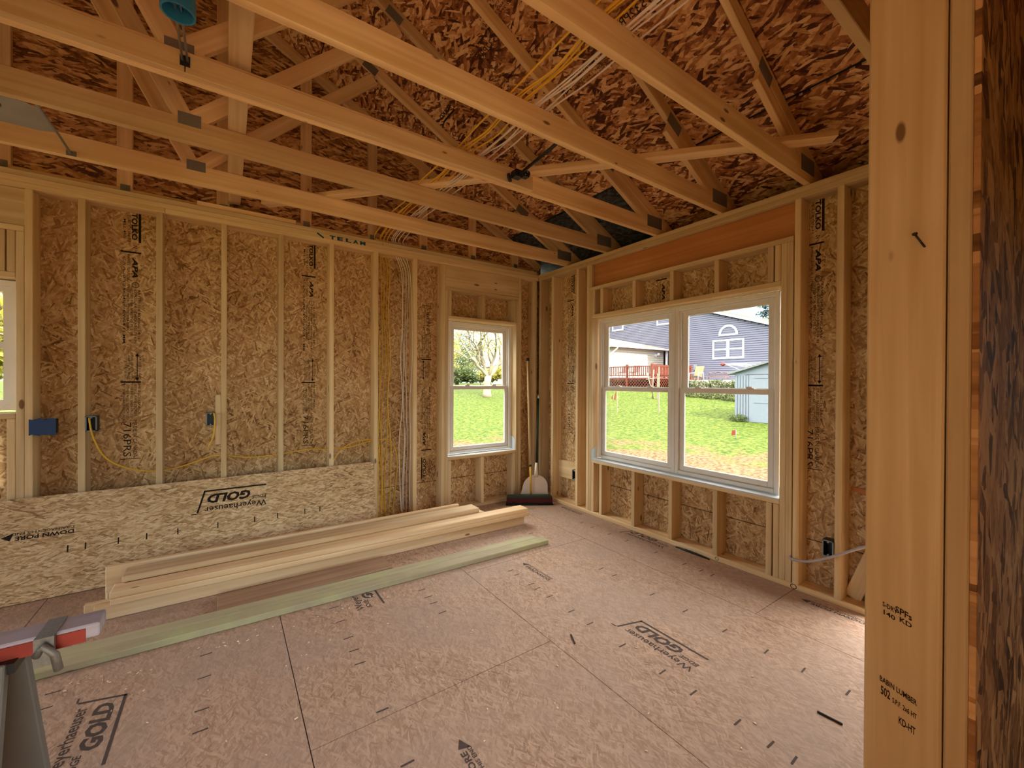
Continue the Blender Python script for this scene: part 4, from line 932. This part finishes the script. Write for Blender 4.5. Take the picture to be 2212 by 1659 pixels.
# ---- push broom and long-handled dustpan in the corner
br = empty('push_broom', (-0.33, -0.26, 0), 'push broom with yellow and tan handle standing in the corner', 'broom')
a, b = Vector((-0.548, -0.120, 0)), Vector((-0.100, -0.400, 0)); d = (b-a).normalized(); nrm = Vector((-d.y, d.x, 0))
bm = bmesh.new()
q = [a-nrm*0.03, b-nrm*0.03, b+nrm*0.03, a+nrm*0.03]; q2 = [a-nrm*0.042-d*.01, b-nrm*0.042+d*.01, b+nrm*0.042+d*.01, a+nrm*0.042-d*.01]
def loft(bm, lo_, hi_, z0, z1):
    va = [bm.verts.new((p.x, p.y, z0)) for p in lo_]; vb = [bm.verts.new((p.x, p.y, z1)) for p in hi_]
    bm.faces.new(va[::-1]); bm.faces.new(vb)
    for i in range(4): bm.faces.new((va[i], va[(i+1) % 4], vb[(i+1) % 4], vb[i]))
bm2 = bmesh.new(); loft(bm2, q2, q, 0.0, 0.030); o = obj('bristle_tips', bm2, M_BROOMBLK, br)
loft(bm, q, q, 0.030, 0.085); o = obj('bristles', bm, M_BROOMRED, br)
bm = bmesh.new(); q3 = [a-nrm*0.028, b-nrm*0.028, b+nrm*0.028, a+nrm*0.028]; loft(bm, q3, [p+(a+b-2*p)*0.03 for p in q3], 0.086, 0.112); o = obj('head_block', bm, M_BROOMBASE, br)
c0 = (a+b)/2 + Vector((0.045, 0.03, 0.105)); top = Vector((-0.222, -0.075, 1.675)); m1 = c0.lerp(top, 0.21)
bm = bmesh.new(); add_tube(bm, [c0, m1], 0.0125, 12); o = obj('yellow_handle_section', bm, M_YPOLE, br)
bm = bmesh.new(); add_tube(bm, [m1-(top-c0)*0.006, m1+(top-c0)*0.008], 0.0165, 12); obj('black_clamp', bm, M_BLACKMETAL, br)
bm = bmesh.new(); add_tube(bm, [m1, top], 0.0145, 12); obj('tan_handle_section', bm, M_TANPOLE, br)
bm = bmesh.new(); add_tube(bm, [top, top+(top-c0)*0.022], 0.0185, 12); obj('black_cap', bm, M_BLACKMETAL, br)
dp = empty('dustpan', (-0.2, -0.2, 0.1), 'beige long-handled dustpan resting on the broom in the corner', 'dustpan')
# pan: scoop plate facing the camera with raised back
pc = Vector((-0.215, -0.215, 0.115)); px_ = Vector((0.80, -0.58, 0)).normalized(); pu = Vector((0.14, 0.04, 1)).normalized(); pn = px_.cross(pu)
bm = bmesh.new(); out = []
for t in range(0, 13):
    a_ = PI*t/12; out.append(pc + px_*(0.152*math.cos(a_)) + pu*(0.02+0.185*math.sin(a_)**0.8))
poly = [pc + px_*0.162 - pu*0.035, ] + out + [pc - px_*0.162 - pu*0.02]
add_prism(bm, poly, pn*0.012); obj('pan', bm, M_PAN, dp)
bm = bmesh.new(); add_prism(bm, [pc+px_*0.163-pu*0.036-pn*.006, pc+px_*0.156+pu*0.012-pn*.006, pc-px_*0.156+pu*0.024-pn*.006, pc-px_*0.163-pu*0.02-pn*.006], pn*0.005); obj('pan_lip', bm, M_PAN, dp)
hb = pc + pu*0.195; ht = Vector((-0.050, -0.070, 1.265)); hd = (ht-hb)
bm = bmesh.new(); add_tube(bm, [hb-hd*0.02, hb+hd*0.05, hb+hd*0.155], [0.026, 0.022, 0.016], 12); gp_ = obj('pan_socket', bm, M_PAN, dp)
bm = bmesh.new(); add_tube(bm, [hb+hd*0.14, hb+hd*0.95], 0.0125, 12); obj('dark_handle', bm, M_GREENPOLE, dp)
bm = bmesh.new(); add_tube(bm, [hb+hd*0.95, ht], 0.010, 10); obj('white_tip', bm, M_TRIMW, dp)

# ================================================================== OUTDOORS
def ground_z(x, y):
    R = math.hypot(x-CAM.x, y-CAM.y); T = [(0, -.45), (6, -.45), (10, -.3), (15, -.1), (18, .1), (22, .5), (26, 1.0), (31, 1.12), (60, 1.15), (160, 1.2)]
    for (a, b), (c, d_) in zip(T, T[1:]):
        if R <= c: return b + (d_-b)*(R-a)/(c-a)
    return 1.2
bm = bmesh.new(); Rs = [0.5, 3, 6, 8, 10, 12, 13.5, 15, 16.5, 18, 20, 22, 24, 26, 28.5, 31, 40, 60, 90, 150]; na = 72; rings = []
for R in Rs:
    rings.append([bm.verts.new((CAM.x+R*math.cos(2*PI*i/na), CAM.y+R*math.sin(2*PI*i/na), ground_z(CAM.x+R, CAM.y) + (0.05*mnoise.noise((R*0.7, i*0.9, 0)) if R > 9 else 0))) for i in range(na)])
for a, b in zip(rings, rings[1:]):
    for i in range(na): f = bm.faces.new((a[i], a[(i+1) % na], b[(i+1) % na], b[i])); f.smooth = True
bm.faces.new(rings[0])
lawn = obj('ground', bm, M_LAWN); tag(lawn, 'green lawn with bare tan dirt close to the house', 'ground', kind='structure')

def foliage(name, blobs, n, size, mat, parent, seed=1, shell=0.45):
    rn = random.Random(seed); bm = bmesh.new(); tot = sum(r[0]*r[1]*r[2] for _, r in blobs)
    for c, r in blobs:
        for _ in range(int(n*r[0]*r[1]*r[2]/tot)):
            v = Vector((rn.gauss(0, 1), rn.gauss(0, 1), rn.gauss(0, 1))).normalized()*(shell+(1-shell)*rn.random())**0.6
            p = Vector(c)+Vector((v.x*r[0], v.y*r[1], v.z*r[2])); s_ = size*rn.uniform(.6, 1.3)
            a = Vector((rn.gauss(0, 1), rn.gauss(0, 1), rn.gauss(0, 1))).normalized(); b = a.orthogonal().normalized()
            bm.faces.new([bm.verts.new(p+q) for q in (-a*s_, -b*s_*.45, a*s_, b*s_*.45)])
    return obj(name, bm, mat, parent)
def branch(bm, a, b, r0, r1, rn, bend=.12, n=5):
    a, b = Vector(a), Vector(b); L_ = (b-a).length; pts = []
    for i in range(n+1):
        t = i/n; pts.append(a.lerp(b, t)+Vector((rn.uniform(-1, 1), rn.uniform(-1, 1), 0))*L_*bend*math.sin(PI*t)*.5)
    add_tube(bm, pts, [r0+(r1-r0)*i/n for i in range(n+1)], 8); return pts
# the tree seen through the small window
tr = empty('tree', (8.62, 15.45, ground_z(8.62, 15.45)), 'pale branching tree with young yellow leaves on the lawn', 'tree')
rn = random.Random(5); bm = bmesh.new(); gz = ground_z(8.62, 15.45)-.05
add_tube(bm, [(8.62, 15.45, gz), (8.60, 15.45, gz+.25), (8.63, 15.45, gz+.8), (8.68, 15.45, 1.75)], [.30, .22, .185, .19], 12)
tips = []
for e, r_ in (((7.45, 15.2, 2.75), .11), ((8.3, 15.9, 3.5), .10), ((8.9, 15.0, 3.4), .10), ((10.0, 15.6, 3.0), .14), ((8.6, 16.3, 3.0), .08)):
    p = branch(bm, (8.68, 15.45, 1.68), e, r_, r_*.55, rn)
    for j in range(4):
        q = p[2+j % 4]; e2 = Vector(e)+Vector((rn.uniform(-1.6, 1.3), rn.uniform(-1.2, 1.2), rn.uniform(.6, 2.6)))
        p2 = branch(bm, q, e2, r_*.42, .02, rn)
        for m in range(3):
            e3 = Vector(p2[2+m])+Vector((rn.uniform(-.9, .9), rn.uniform(-.8, .8), rn.uniform(.2, 1.2))); branch(bm, p2[2+m], e3, .022, .008, rn, n=3); tips.append(e3)
obj('trunk', bm, M_BARK, tr)
foliage('foliage', [(t, (.75, .75, .6)) for t in tips], 5200, .060, M_LEAFY, tr, 3, 0.1)
bgT = [((13.5, 36, 3.2), 4.0, 3.4, M_LEAFY, 'yellow green tree filling the view behind the lawn tree'), ((20.5, 44, 4.5), 4.6, 4.4, M_LEAFG, 'tall green tree farthest behind the lawn tree'),
       ((16.0, 33.5, 2.0), 2.0, 1.1, M_LEAFG, 'low round green bush left behind the lawn tree'), ((19.5, 33, 2.2), 2.2, 1.2, M_LEAFY, 'low yellow bush right behind the lawn tree'), ((28, 52, 4.5), 4.5, 4.0, M_LEAFY, 'far pale tree at the edge of the small window view'),
       ((-8.0, 15.5, 3.2), 2.6, 2.6, M_LEAFY, 'yellow leafed tree outside the cut off window')]
for i, (c, r_, rz_, m_, lb) in enumerate(bgT):
    t = empty('tree', (c[0], c[1], ground_z(c[0], c[1])), lb, 'tree'); rn = random.Random(20+i); bm = bmesh.new()
    branch(bm, (c[0], c[1], ground_z(c[0], c[1])-.1), (c[0], c[1], c[2]), .22, .1, rn, .05)
    for j in range(7): branch(bm, (c[0], c[1], c[2]-.5*rz_*.6), (c[0]+rn.uniform(-1, 1)*r_*.8, c[1]+rn.uniform(-1, 1)*r_*.8, c[2]+rn.uniform(-.3, .8)*rz_), .09, .02, rn)
    obj('trunk', bm, M_BARK, t)
    foliage('foliage', [((c[0]+rn.uniform(-.6, .6)*r_, c[1]+rn.uniform(-.6, .6)*r_, c[2]+rn.uniform(-.35, .5)*rz_), (r_*.5, r_*.5, rz_*.42)) for _ in range(9)], 4200, .16, m_, t, 40+i, .3)
wf = empty('wire_fence', (16, 30, 1.1), 'thin dark wire fence across the far lawn', 'fence')
for x_ in (11.5, 14.1, 16.7, 19.4): bm = bmesh.new(); add_tube(bm, [(x_, 30, 1.0), (x_, 30, 2.35)], .03, 6); obj('post', bm, M_DARK, wf)
bm = bmesh.new()
for z_ in (1.3, 1.8, 2.3): add_tube(bm, [(9, 30, z_), (22, 30, z_)], .009, 4)
obj('wire', bm, M_DARK, wf)
fh = empty('shed', (29.5, 46, 1.1), 'far small grey and white building at the right of the small window view', 'shed')
bm = bmesh.new(); add_box(bm, 28.0, 33, 46, 50, 1.0, 3.6); obj('wall', bm, M_SIDINGW, fh); bm = bmesh.new(); add_prism(bm, [(27.6, 45.6, 3.6), (33.4, 45.6, 3.6), (30.5, 45.6, 5.2)], (0, 5, 0)); obj('roof', bm, M_SIDING, fh)

# neighbour house -------------------------------------------------------
nh = empty('neighbor_house', (24, 8, 0.9), 'violet grey sided house with arched window behind the yard', 'house')
def laps(bm, x, y0f, y1, z0, z1, h_=0.14):
    """lap boards with an open groove under every course"""
    z_ = z0
    while z_ < z1:
        zt = min(z_+h_, z1); ya = max(y0f(z_), y0f(zt))
        if ya < y1: add_box(bm, x-.05, x, ya, y1, z_+.028, zt)
        z_ += h_
rk = lambda z_: max(-3.0, 12.01-(6.42-z_)/.339)
bm = bmesh.new(); laps(bm, 24.0, rk, 13.06, 0.7, 6.78); add_box(bm, 24.0, 26.0, 13.03, 13.06, .7, 6.78); obj('gable_siding', bm, M_SIDING, nh)
bm = bmesh.new(); laps(bm, 26.0, lambda z_: 13.0, 34.0, 0.7, 9.0); obj('main_siding', bm, M_SIDING, nh)
bm = bmesh.new(); add_box(bm, 26.05, 33, 13.0, 34, .7, 9.0); add_prism(bm, [(24.002, -3, .7), (24.002, 13.0, .7), (24.002, 13.0, 6.72), (24.002, 12.01, 6.40), (24.002, -3, 1.32)], (9, 0, 0)); obj('house_core', bm, M_SIDING, nh)
bm = bmesh.new(); a_, b_ = Vector((23.75, -4.5, 6.42-.339*16.51)), Vector((23.75, 14.2, 6.42+.339*2.19))
add_prism(bm, [a_, b_, b_+Vector((0, 0, .24)), a_+Vector((0, 0, .24))], (.03, 0, 0)); add_prism(bm, [a_, b_, b_+Vector((0, 0, .03)), a_+Vector((0, 0, .03))], (.25, 0, 0)); obj('rake_trim', bm, M_TRIMW, nh)
bm = bmesh.new(); add_prism(bm, [a_+Vector((-.03, 0, .245)), b_+Vector((-.03, 0, .245)), b_+Vector((-.03, 0, .28)), a_+Vector((-.03, 0, .28))], (9, 0, 0)); obj('roof', bm, M_SHINGLE, nh)
bm = bmesh.new(); add_box(bm, 23.96, 24.03, 12.98, 13.12, .7, 6.7); obj('corner_trim', bm, M_TRIMW, nh)
def hwin(x, ya, yb, za, zb, cols, name='window'):
    bm = bmesh.new(); t = .11
    for q in ((ya, yb, za, za+t), (ya, yb, zb-t, zb), (ya, ya+t, za+t, zb-t), (yb-t, yb, za+t, zb-t)): add_box(bm, x-.08, x+.0, *q)
    wd = (yb-ya-2*t)/cols
    for c in range(1, cols): add_box(bm, x-.08, x, ya+t+wd*c-.09, ya+t+wd*c+.09, za+t, zb-t)
    add_box(bm, x-.065, x, ya+t, yb-t, (za+zb)/2-.035, (za+zb)/2+.035)
    f = obj(name, bm, M_TRIMW, nh)
    for c in range(cols): bm = bmesh.new(); add_box(bm, x-.035, x-.03, ya+t+wd*c, ya+t+wd*(c+1), za+t, zb-t); obj('pane', bm, M_FARGLASS, f)
hwin(24.0, 9.17, 11.25, 3.03, 4.32, 2); hwin(26.0, 20.65, 21.92, 6.12, 7.3, 1); hwin(26.0, 15.5, 17.15, 6.14, 7.4, 1)
bm = bmesh.new(); k = 16; ro, ri = .63, .50; yc, zc = 10.2, 4.63
for i in range(k):
    a, b = PI*i/k, PI*(i+1)/k; q = lambda t, r_: (23.92, yc+r_*math.cos(t), zc+.01+r_*math.sin(t))
    add_prism(bm, [q(a, ro), q(b, ro), q(b, ri), q(a, ri)], (.08, 0, 0))
add_box(bm, 23.92, 24.0, yc-ro, yc+ro, zc-.06, zc+.03); aw = obj('arched_window', bm, M_TRIMW, nh)
bm = bmesh.new(); add_prism(bm, [(23.965, yc+ri*math.cos(PI*i/k), zc+ri*math.sin(PI*i/k)) for i in range(k+1)], (.01, 0, 0)); obj('pane', bm, M_FARGLASS, aw)
dz0 = 1.72
bm = bmesh.new()
for q in ((14.9, 17.6, 4.0, 4.14), (17.46, 17.6, dz0, 4.0), (16.1, 16.28, dz0, 4.0), (14.9, 15.04, dz0, 4.0)): add_box(bm, 25.9, 26.0, *q)
pd = obj('patio_door', bm, M_TRIMW, nh); bm = bmesh.new(); add_box(bm, 25.95, 25.96, 15.0, 17.5, dz0, 4.0); obj('pane', bm, M_FARGLASS, pd)
bm = bmesh.new(); add_box(bm, 23.9, 24.0, 12.35, 12.62, 2.35, 2.72); add_tube(bm, [(23.88, 12.48, 2.55), (23.90, 12.48, 2.55)], .08, 12); obj('meter_box', bm, M_SHEDROOF, nh)
bm = bmesh.new(); add_tube(bm, [(23.95, 12.5, 1.2), (23.95, 12.5, 2.36)], .03, 6); obj('conduit', bm, M_STEEL, nh)
bm = bmesh.new(); add_box(bm, 29.6, 30.6, 9.45, 10.2, 3.5, 8.2); add_box(bm, 29.5, 30.7, 9.35, 10.3, 7.75, 7.95); obj('chimney', bm, M_SHED, nh)
# annex with tan hip roof
ax = empty('annex', (22, 18, 0.9), 'white sided annex with tan roof and downspout beside the violet house', 'annex')
bm = bmesh.new()
z_ = .8
while z_ < 4.0:
    add_box(bm, 19.84, 25.9, 16.46, 16.5, z_+.03, z_+.16); z_ += .16
add_box(bm, 19.84, 26, 16.505, 24, .8, 4.05); obj('wall', bm, M_SIDINGW, ax)
bm = bmesh.new(); e = [(19.4, 16.1, 4.12), (26.4, 16.1, 4.12), (26.4, 24.4, 4.12), (19.4, 24.4, 4.12)]; r1, r2 = (22.9, 19.4, 5.05), (22.9, 22.0, 5.05)
V = [bm.verts.new(p) for p in e+[r1, r2]]
for f in ((0, 1, 4), (1, 2, 5, 4), (2, 3, 5), (3, 0, 4, 5), (3, 2, 1, 0)): bm.faces.new([V[i] for i in f])
obj('roof', bm, M_SHINGLE, ax)
bm = bmesh.new(); add_box(bm, 19.3, 26.0, 16.0, 16.1, 4.0, 4.14); add_box(bm, 19.3, 19.4, 16.1, 24.4, 4.0, 4.14); obj('gutter', bm, M_TRIMW, ax)
tube('downspout', [(19.95, 16.05, 4.02), (19.92, 16.1, 3.9), (19.75, 16.4, 3.6), (19.75, 16.42, 3.3), (19.75, 16.42, 1.2)], .06, M_TRIMW, ax, n=6, smooth=False)
bm = bmesh.new(); bmesh.ops.create_uvsphere(bm, u_segments=10, v_segments=8, radius=.13, matrix=Matrix.Translation((25.0, 16.3, 3.68))); add_box(bm, 24.7, 24.9, 16.35, 16.47, 3.5, 3.7); obj('wall_lamp', bm, M_TRIMW, ax)
# deck
dk = empty('deck', (20, 14, 1.0), 'red stained deck with railing and lattice skirt by the annex', 'deck')
bm = bmesh.new(); add_box(bm, 18.5, 25.9, 12.0, 16.4, 1.66, 1.74); add_box(bm, 18.5, 19.8, 16.4, 22, 1.66, 1.74); obj('deck_floor', bm, M_DECK, dk)
for y_ in (12.05, 14.0, 16.2, 19.0): bm = bmesh.new(); add_box(bm, 18.45, 18.57, y_-.06, y_+.06, .9, 2.62); obj('rail_post', bm, M_DECK, dk)
for x_ in (20.5, 22.6): bm = bmesh.new(); add_box(bm, x_-.06, x_+.06, 11.97, 12.09, .9, 2.62); obj('rail_post', bm, M_DECK, dk)
for q in ((18.46, 18.56, 12, 22, 2.44, 2.5), (18.49, 18.54, 12, 22, 1.86, 1.92), (18.5, 22.6, 11.98, 12.08, 2.44, 2.5), (18.5, 22.6, 12.0, 12.05, 1.86, 1.92)):
    bm = bmesh.new(); add_box(bm, *q); obj('rail', bm, M_DECK, dk)
y_ = 12.2
while y_ < 17.5: bm = bmesh.new(); add_box(bm, 18.49, 18.53, y_, y_+.045, 1.86, 2.46); obj('baluster', bm, M_DECK, dk); y_ += .155
x_ = 18.65
while x_ < 22.5: bm = bmesh.new(); add_box(bm, x_, x_+.09, 12.0, 12.04, 1.78, 2.56); obj('baluster', bm, M_DECK, dk); x_ += .155
bm = bmesh.new()
for i in range(-6, 46):
    for sg in (1, -1):
        y_ = 12.0+.22*i; p = []
        a_ = (y_, .95) if sg > 0 else (y_+.7, .95); b_ = (y_+.7, 1.65) if sg > 0 else (y_, 1.65)
        if min(a_[0], b_[0]) < 12.0 or max(a_[0], b_[0]) > 22: continue
        add_prism(bm, [(18.52+.01*sg, a_[0], a_[1]), (18.52+.01*sg, a_[0]+.05, a_[1]), (18.52+.01*sg, b_[0]+.05, b_[1]), (18.52+.01*sg, b_[0], b_[1])], (.008, 0, 0))
        if i < 20:
            x_ = 18.5+.22*i; a2 = x_ if sg > 0 else x_+.7; b2 = x_+.7 if sg > 0 else x_
            if min(a2, b2) >= 18.5 and max(a2, b2) < 22.6: add_prism(bm, [(a2, 12.03+.01*sg, .95), (a2+.05, 12.03+.01*sg, .95), (b2+.05, 12.03+.01*sg, 1.65), (b2, 12.03+.01*sg, 1.65)], (0, .008, 0))
obj('lattice', bm, M_DECK, dk)
for i, (yy, lb) in enumerate(((15.0, 'dark deck chair behind the deck rail, further one'), (14.1, 'dark deck chair behind the deck rail, nearer one'))):
    ch = empty('deck_chair', (19.2, yy, 1.74), lb, 'chair')
    bm = bmesh.new(); add_box(bm, 19.1, 19.5, yy-.25, yy+.25, 2.1, 2.14); obj('seat', bm, M_PINKMETAL, ch); bm = bmesh.new(); add_prism(bm, [(19.5, yy-.25, 2.14), (19.62, yy-.25, 2.6), (19.62, yy+.25, 2.6), (19.5, yy+.25, 2.14)], (.02, 0, 0)); obj('backrest', bm, M_PINKMETAL, ch)
    for sx in (19.12, 19.46):
        for sy in (-.23, .2): bm = bmesh.new(); add_box(bm, sx, sx+.03, yy+sy, yy+sy+.03, 1.742, 2.1); obj('leg', bm, M_PINKMETAL, ch)
# patio and its furniture
bm = bmesh.new(); add_box(bm, 20.9, 23.9, 3.0, 11.9, .9, 1.62); pt_ = obj('patio_slab', bm, M_CONC); tag(pt_, 'raised pale concrete patio against the violet house', 'patio', kind='structure')
bm = bmesh.new(); add_box(bm, 18.3, 18.9, 4.0, 11.5, .8, 1.12); ck = obj('curb_slab', bm, M_CONC); tag(ck, 'long pale low curb in front of the patio bushes', 'curb', kind='structure')
ch = empty('patio_chair', (22, 11.0, 1.62), 'tan sling patio chair beside the orange deck rail', 'chair')
bm = bmesh.new(); add_prism(bm, [(21.75, 10.72, 1.78), (21.75, 11.3, 1.78), (22.05, 11.3, 2.5), (22.05, 10.72, 2.5)], (.02, 0, .01)); obj('backrest', bm, M_TANCLOTH, ch)
bm = bmesh.new(); add_prism(bm, [(21.3, 10.72, 1.86), (21.3, 11.3, 1.86), (21.8, 11.3, 1.80), (21.8, 10.72, 1.80)], (0, 0, .02)); obj('seat', bm, M_TANCLOTH, ch)
for yy in (10.70, 11.32): bm = bmesh.new(); add_tube(bm, [(21.3, yy, 1.63), (21.35, yy, 2.05), (21.9, yy, 2.08), (21.95, yy, 1.63)], .018, 6); obj('frame', bm, M_TRIMW, ch)
be = empty('garden_bench', (22, 9.8, 1.62), 'pinkish metal garden bench on the patio left of the shed', 'bench')
bm = bmesh.new(); add_tube(bm, smooth_path([(22.1, 9.15, 1.9), (22.1, 9.2, 2.05), (22.1, 9.5, 2.02), (22.1, 9.8, 2.13), (22.1, 10.1, 2.02), (22.1, 10.4, 2.05), (22.1, 10.45, 1.9)]), .03, 6)
for i in range(14): add_tube(bm, [(22.1, 9.2+.09*i, 1.82), (22.1, 9.2+.09*i, 2.02)], .012, 4)
add_tube(bm, [(22.1, 9.15, 1.84), (22.1, 10.45, 1.84)], .025, 6); obj('backrest', bm, M_PINKMETAL, be)
bm = bmesh.new(); add_box(bm, 21.65, 22.08, 9.15, 10.45, 1.80, 1.83); obj('seat', bm, M_PINKMETAL, be)
for yy in (9.17, 10.42):
    for xx in (21.68, 22.05): bm = bmesh.new(); add_tube(bm, [(xx, yy, 1.622), (xx, yy, 1.80)], .022, 6); obj('leg', bm, M_PINKMETAL, be)
def bush(c, r_, n, m_, lb, seed, sz=.07, grp=None):
    t = empty('bush', (c[0], c[1], c[2]-r_[2]*.8), lb, 'bush', grp); foliage('foliage', [(c, r_)], n, sz, m_, t, seed, .3)
    bm = bmesh.new(); add_tube(bm, [(c[0], c[1], c[2]-r_[2]), (c[0], c[1], c[2])], .03, 5); obj('stem', bm, M_BARK, t)
for i in range(6): bush((20.0, 5.0+1.25*i, 1.32), (.5, .72, .32), 420, M_LEAFH, 'leafy bush of the row in front of the patio', 60+i, .085, 'patio bushes')
for i in range(6): bush((16.9, 4.4+.95*i, ground_z(16.9, 4.4+.95*i)+.12), (.45, .58, .30), 420, M_LEAFH, 'low leafy bush of the row along the lawn edge left of the shed', 70+i, .075, 'lawn edge bushes')
# pale blue shed
sd = empty('garden_shed', (13.2, 2.5, 0.0), 'pale blue resin garden shed on the lawn', 'shed')
bm = bmesh.new(); add_box(bm, 12.29, 14.4, 1.12, 3.81, -.1, 1.80); add_prism(bm, [(12.29, 1.12, 1.80), (12.29, 3.81, 1.80), (12.29, 2.465, 2.17)], (2.11, 0, 0))
for i in range(5): add_box(bm, 12.262, 12.29, 3.32+.1*i, 3.375+.1*i, -.02, 1.70)
for i in range(5): add_box(bm, 12.262, 12.29, 1.16+.1*i, 1.215+.1*i, -.02, 1.70)
for i in range(9): add_box(bm, 12.35+.22*i, 12.46+.22*i, 3.81, 3.835, -.02, 1.72)
obj('body', bm, M_SHED, sd)
bm = bmesh.new(); add_prism(bm, [(12.15, .92, 1.735), (12.15, 2.465, 2.18), (12.15, 4.02, 1.735), (12.15, 4.02, 1.80), (12.15, 2.465, 2.25), (12.15, .92, 1.80)], (2.35, 0, 0)); obj('roof', bm, M_SHEDROOF, sd)
for ya, yb in ((2.48, 3.30), (1.64, 2.46)):
    bm = bmesh.new(); add_box(bm, 12.262, 12.289, ya, yb, .02, 1.72); bmesh.ops.bevel(bm, geom=bm.edges[:], offset=.012, segments=1, affect='EDGES')
    add_box(bm, 12.248, 12.262, ya+.18, yb-.18, .72, .76); add_box(bm, 12.248, 12.262, ya+.18, yb-.18, 1.60, 1.63); obj('door', bm, M_SHED, sd)
bm = bmesh.new(); add_box(bm, 12.262, 12.28, 1.5, 3.45, 1.735, 1.76); obj('door_header', bm, M_SHEDROOF, sd)
bush((12.1, 3.62, .16), (.22, .35, .14), 260, M_LEAFG, 'small green weeds at the corner of the blue shed', 90, .05)
# rotary clothes line behind the shed
rc = empty('clothes_dryer', (16, 4.5, .2), 'white clothes line with a red ribbon tip behind the shed', 'clothes line')
bm = bmesh.new(); add_tube(bm, [(16.1, 4.5, 0.0), (16.1, 4.5, 2.05)], .025, 6); obj('pole', bm, M_TRIMW, rc)
bm = bmesh.new()
for p in ((16.0, 4.1, 2.31), (16.0, 4.1, 2.22), (16.0, 4.1, 2.12), (16.0, 5.4, 2.0)): add_tube(bm, [(16.0, 6.15, 2.32), p], .012, 5)
add_tube(bm, [(16.1, 4.5, 2.05), (16.0, 6.15, 2.32)], .018, 6); obj('line', bm, M_TRIMW, rc)
bm = bmesh.new(); bmesh.ops.create_icosphere(bm, subdivisions=1, radius=.12, matrix=Matrix.Translation((16, 6.25, 2.31)) @ Matrix.Diagonal((.6, 1.3, .7, 1))); obj('ribbon', bm, M_RED, rc)
# stakes and utility flags
def stake(x_, y_, hgt, lb, r_=.02, m_=M_STAKE, nm='stake'):
    bm = bmesh.new(); g_ = ground_z(x_, y_); add_box(bm, x_-r_, x_+r_, y_-r_, y_+r_, g_-.05, g_+hgt); o = obj(nm, bm, m_); tag(o, lb, 'stake'); return o
stake(11.7, 6.66, 1.95, 'tall pale survey stake on the lawn in the left window half', .022); stake(15.0, 9.1, 1.35, 'pale upright stake in front of the deck corner', .03)
s1 = empty('stake_with_flag', (10.71, 8.05, ground_z(10.71, 8.05)), 'short pale stake with orange ribbon on the lawn', 'stake')
g_ = ground_z(10.71, 8.05); bm = bmesh.new(); add_box(bm, 10.695, 10.725, 8.035, 8.065, g_-.05, g_+.95); obj('post', bm, M_STAKE, s1)
bm = bmesh.new(); add_prism(bm, [(10.69, 8.07, g_+.88), (10.69, 8.10, g_+.88), (10.69, 8.22, g_+.55), (10.69, 8.12, g_+.5)], (.004, 0, 0)); obj('ribbon', bm, M_ORANGE, s1)
for (x_, y_, lb) in ((8.43, 1.81, 'small orange flag on the bare dirt below the right window half'), (12.87, 10.17, 'small orange flag at the far edge of the lawn')):
    f_ = empty('marker_flag', (x_, y_, ground_z(x_, y_)), lb, 'flag'); g_ = ground_z(x_, y_)
    bm = bmesh.new(); add_tube(bm, [(x_, y_, g_-.02), (x_, y_, g_+.30)], .006, 5); obj('wire', bm, M_STEEL, f_)
    bm = bmesh.new(); add_prism(bm, [(x_, y_, g_+.16), (x_, y_+.13, g_+.13), (x_, y_+.11, g_+.27), (x_, y_, g_+.30)], (.004, 0, 0)); obj('flag', bm, M_ORANGE, f_)
gf = empty('leaning_frame', (15.0, 9.6, ground_z(15, 9.6)), 'pale crossed sticks leaning in front of the deck lattice', 'frame'); g_ = ground_z(15, 9.6)
for a_, b_ in (((15, 9.75, g_+1.35), (15, 9.35, g_)), ((15, 9.35, g_+1.5), (14.95, 9.4, g_)), ((15, 9.8, g_+1.0), (15, 9.3, g_+1.05))): bm = bmesh.new(); add_tube(bm, [a_, b_], .025, 5); obj('bar', bm, M_STAKE, gf)
# conifer and yellow tree behind the roof
ft = empty('fir_tree', (42, 15, 1.2), 'dark fir tree top showing behind the house roof', 'tree')
bm = bmesh.new(); add_tube(bm, [(42, 15.4, 1), (42, 15.4, 12.5)], [.3, .05], 8); obj('trunk', bm, M_BARK, ft)
foliage('foliage', [((42, 15.4, 4.5+.8*i), (2.2-.17*i, 2.2-.17*i, .35)) for i in range(11)], 3600, .2, M_FIR, ft, 99, .2)
yt = empty('tree', (38, 12.3, 1.2), 'yellow tree crown just above the house rake', 'tree'); foliage('foliage', [((38, 12.6, 6.6), (1.6, 1.6, 1.5))], 1500, .14, M_LEAFY, yt, 98, .2)
bm = bmesh.new(); add_tube(bm, [(38, 12.6, 1), (38, 12.6, 6.5)], .12, 6); obj('trunk', bm, M_BARK, yt)
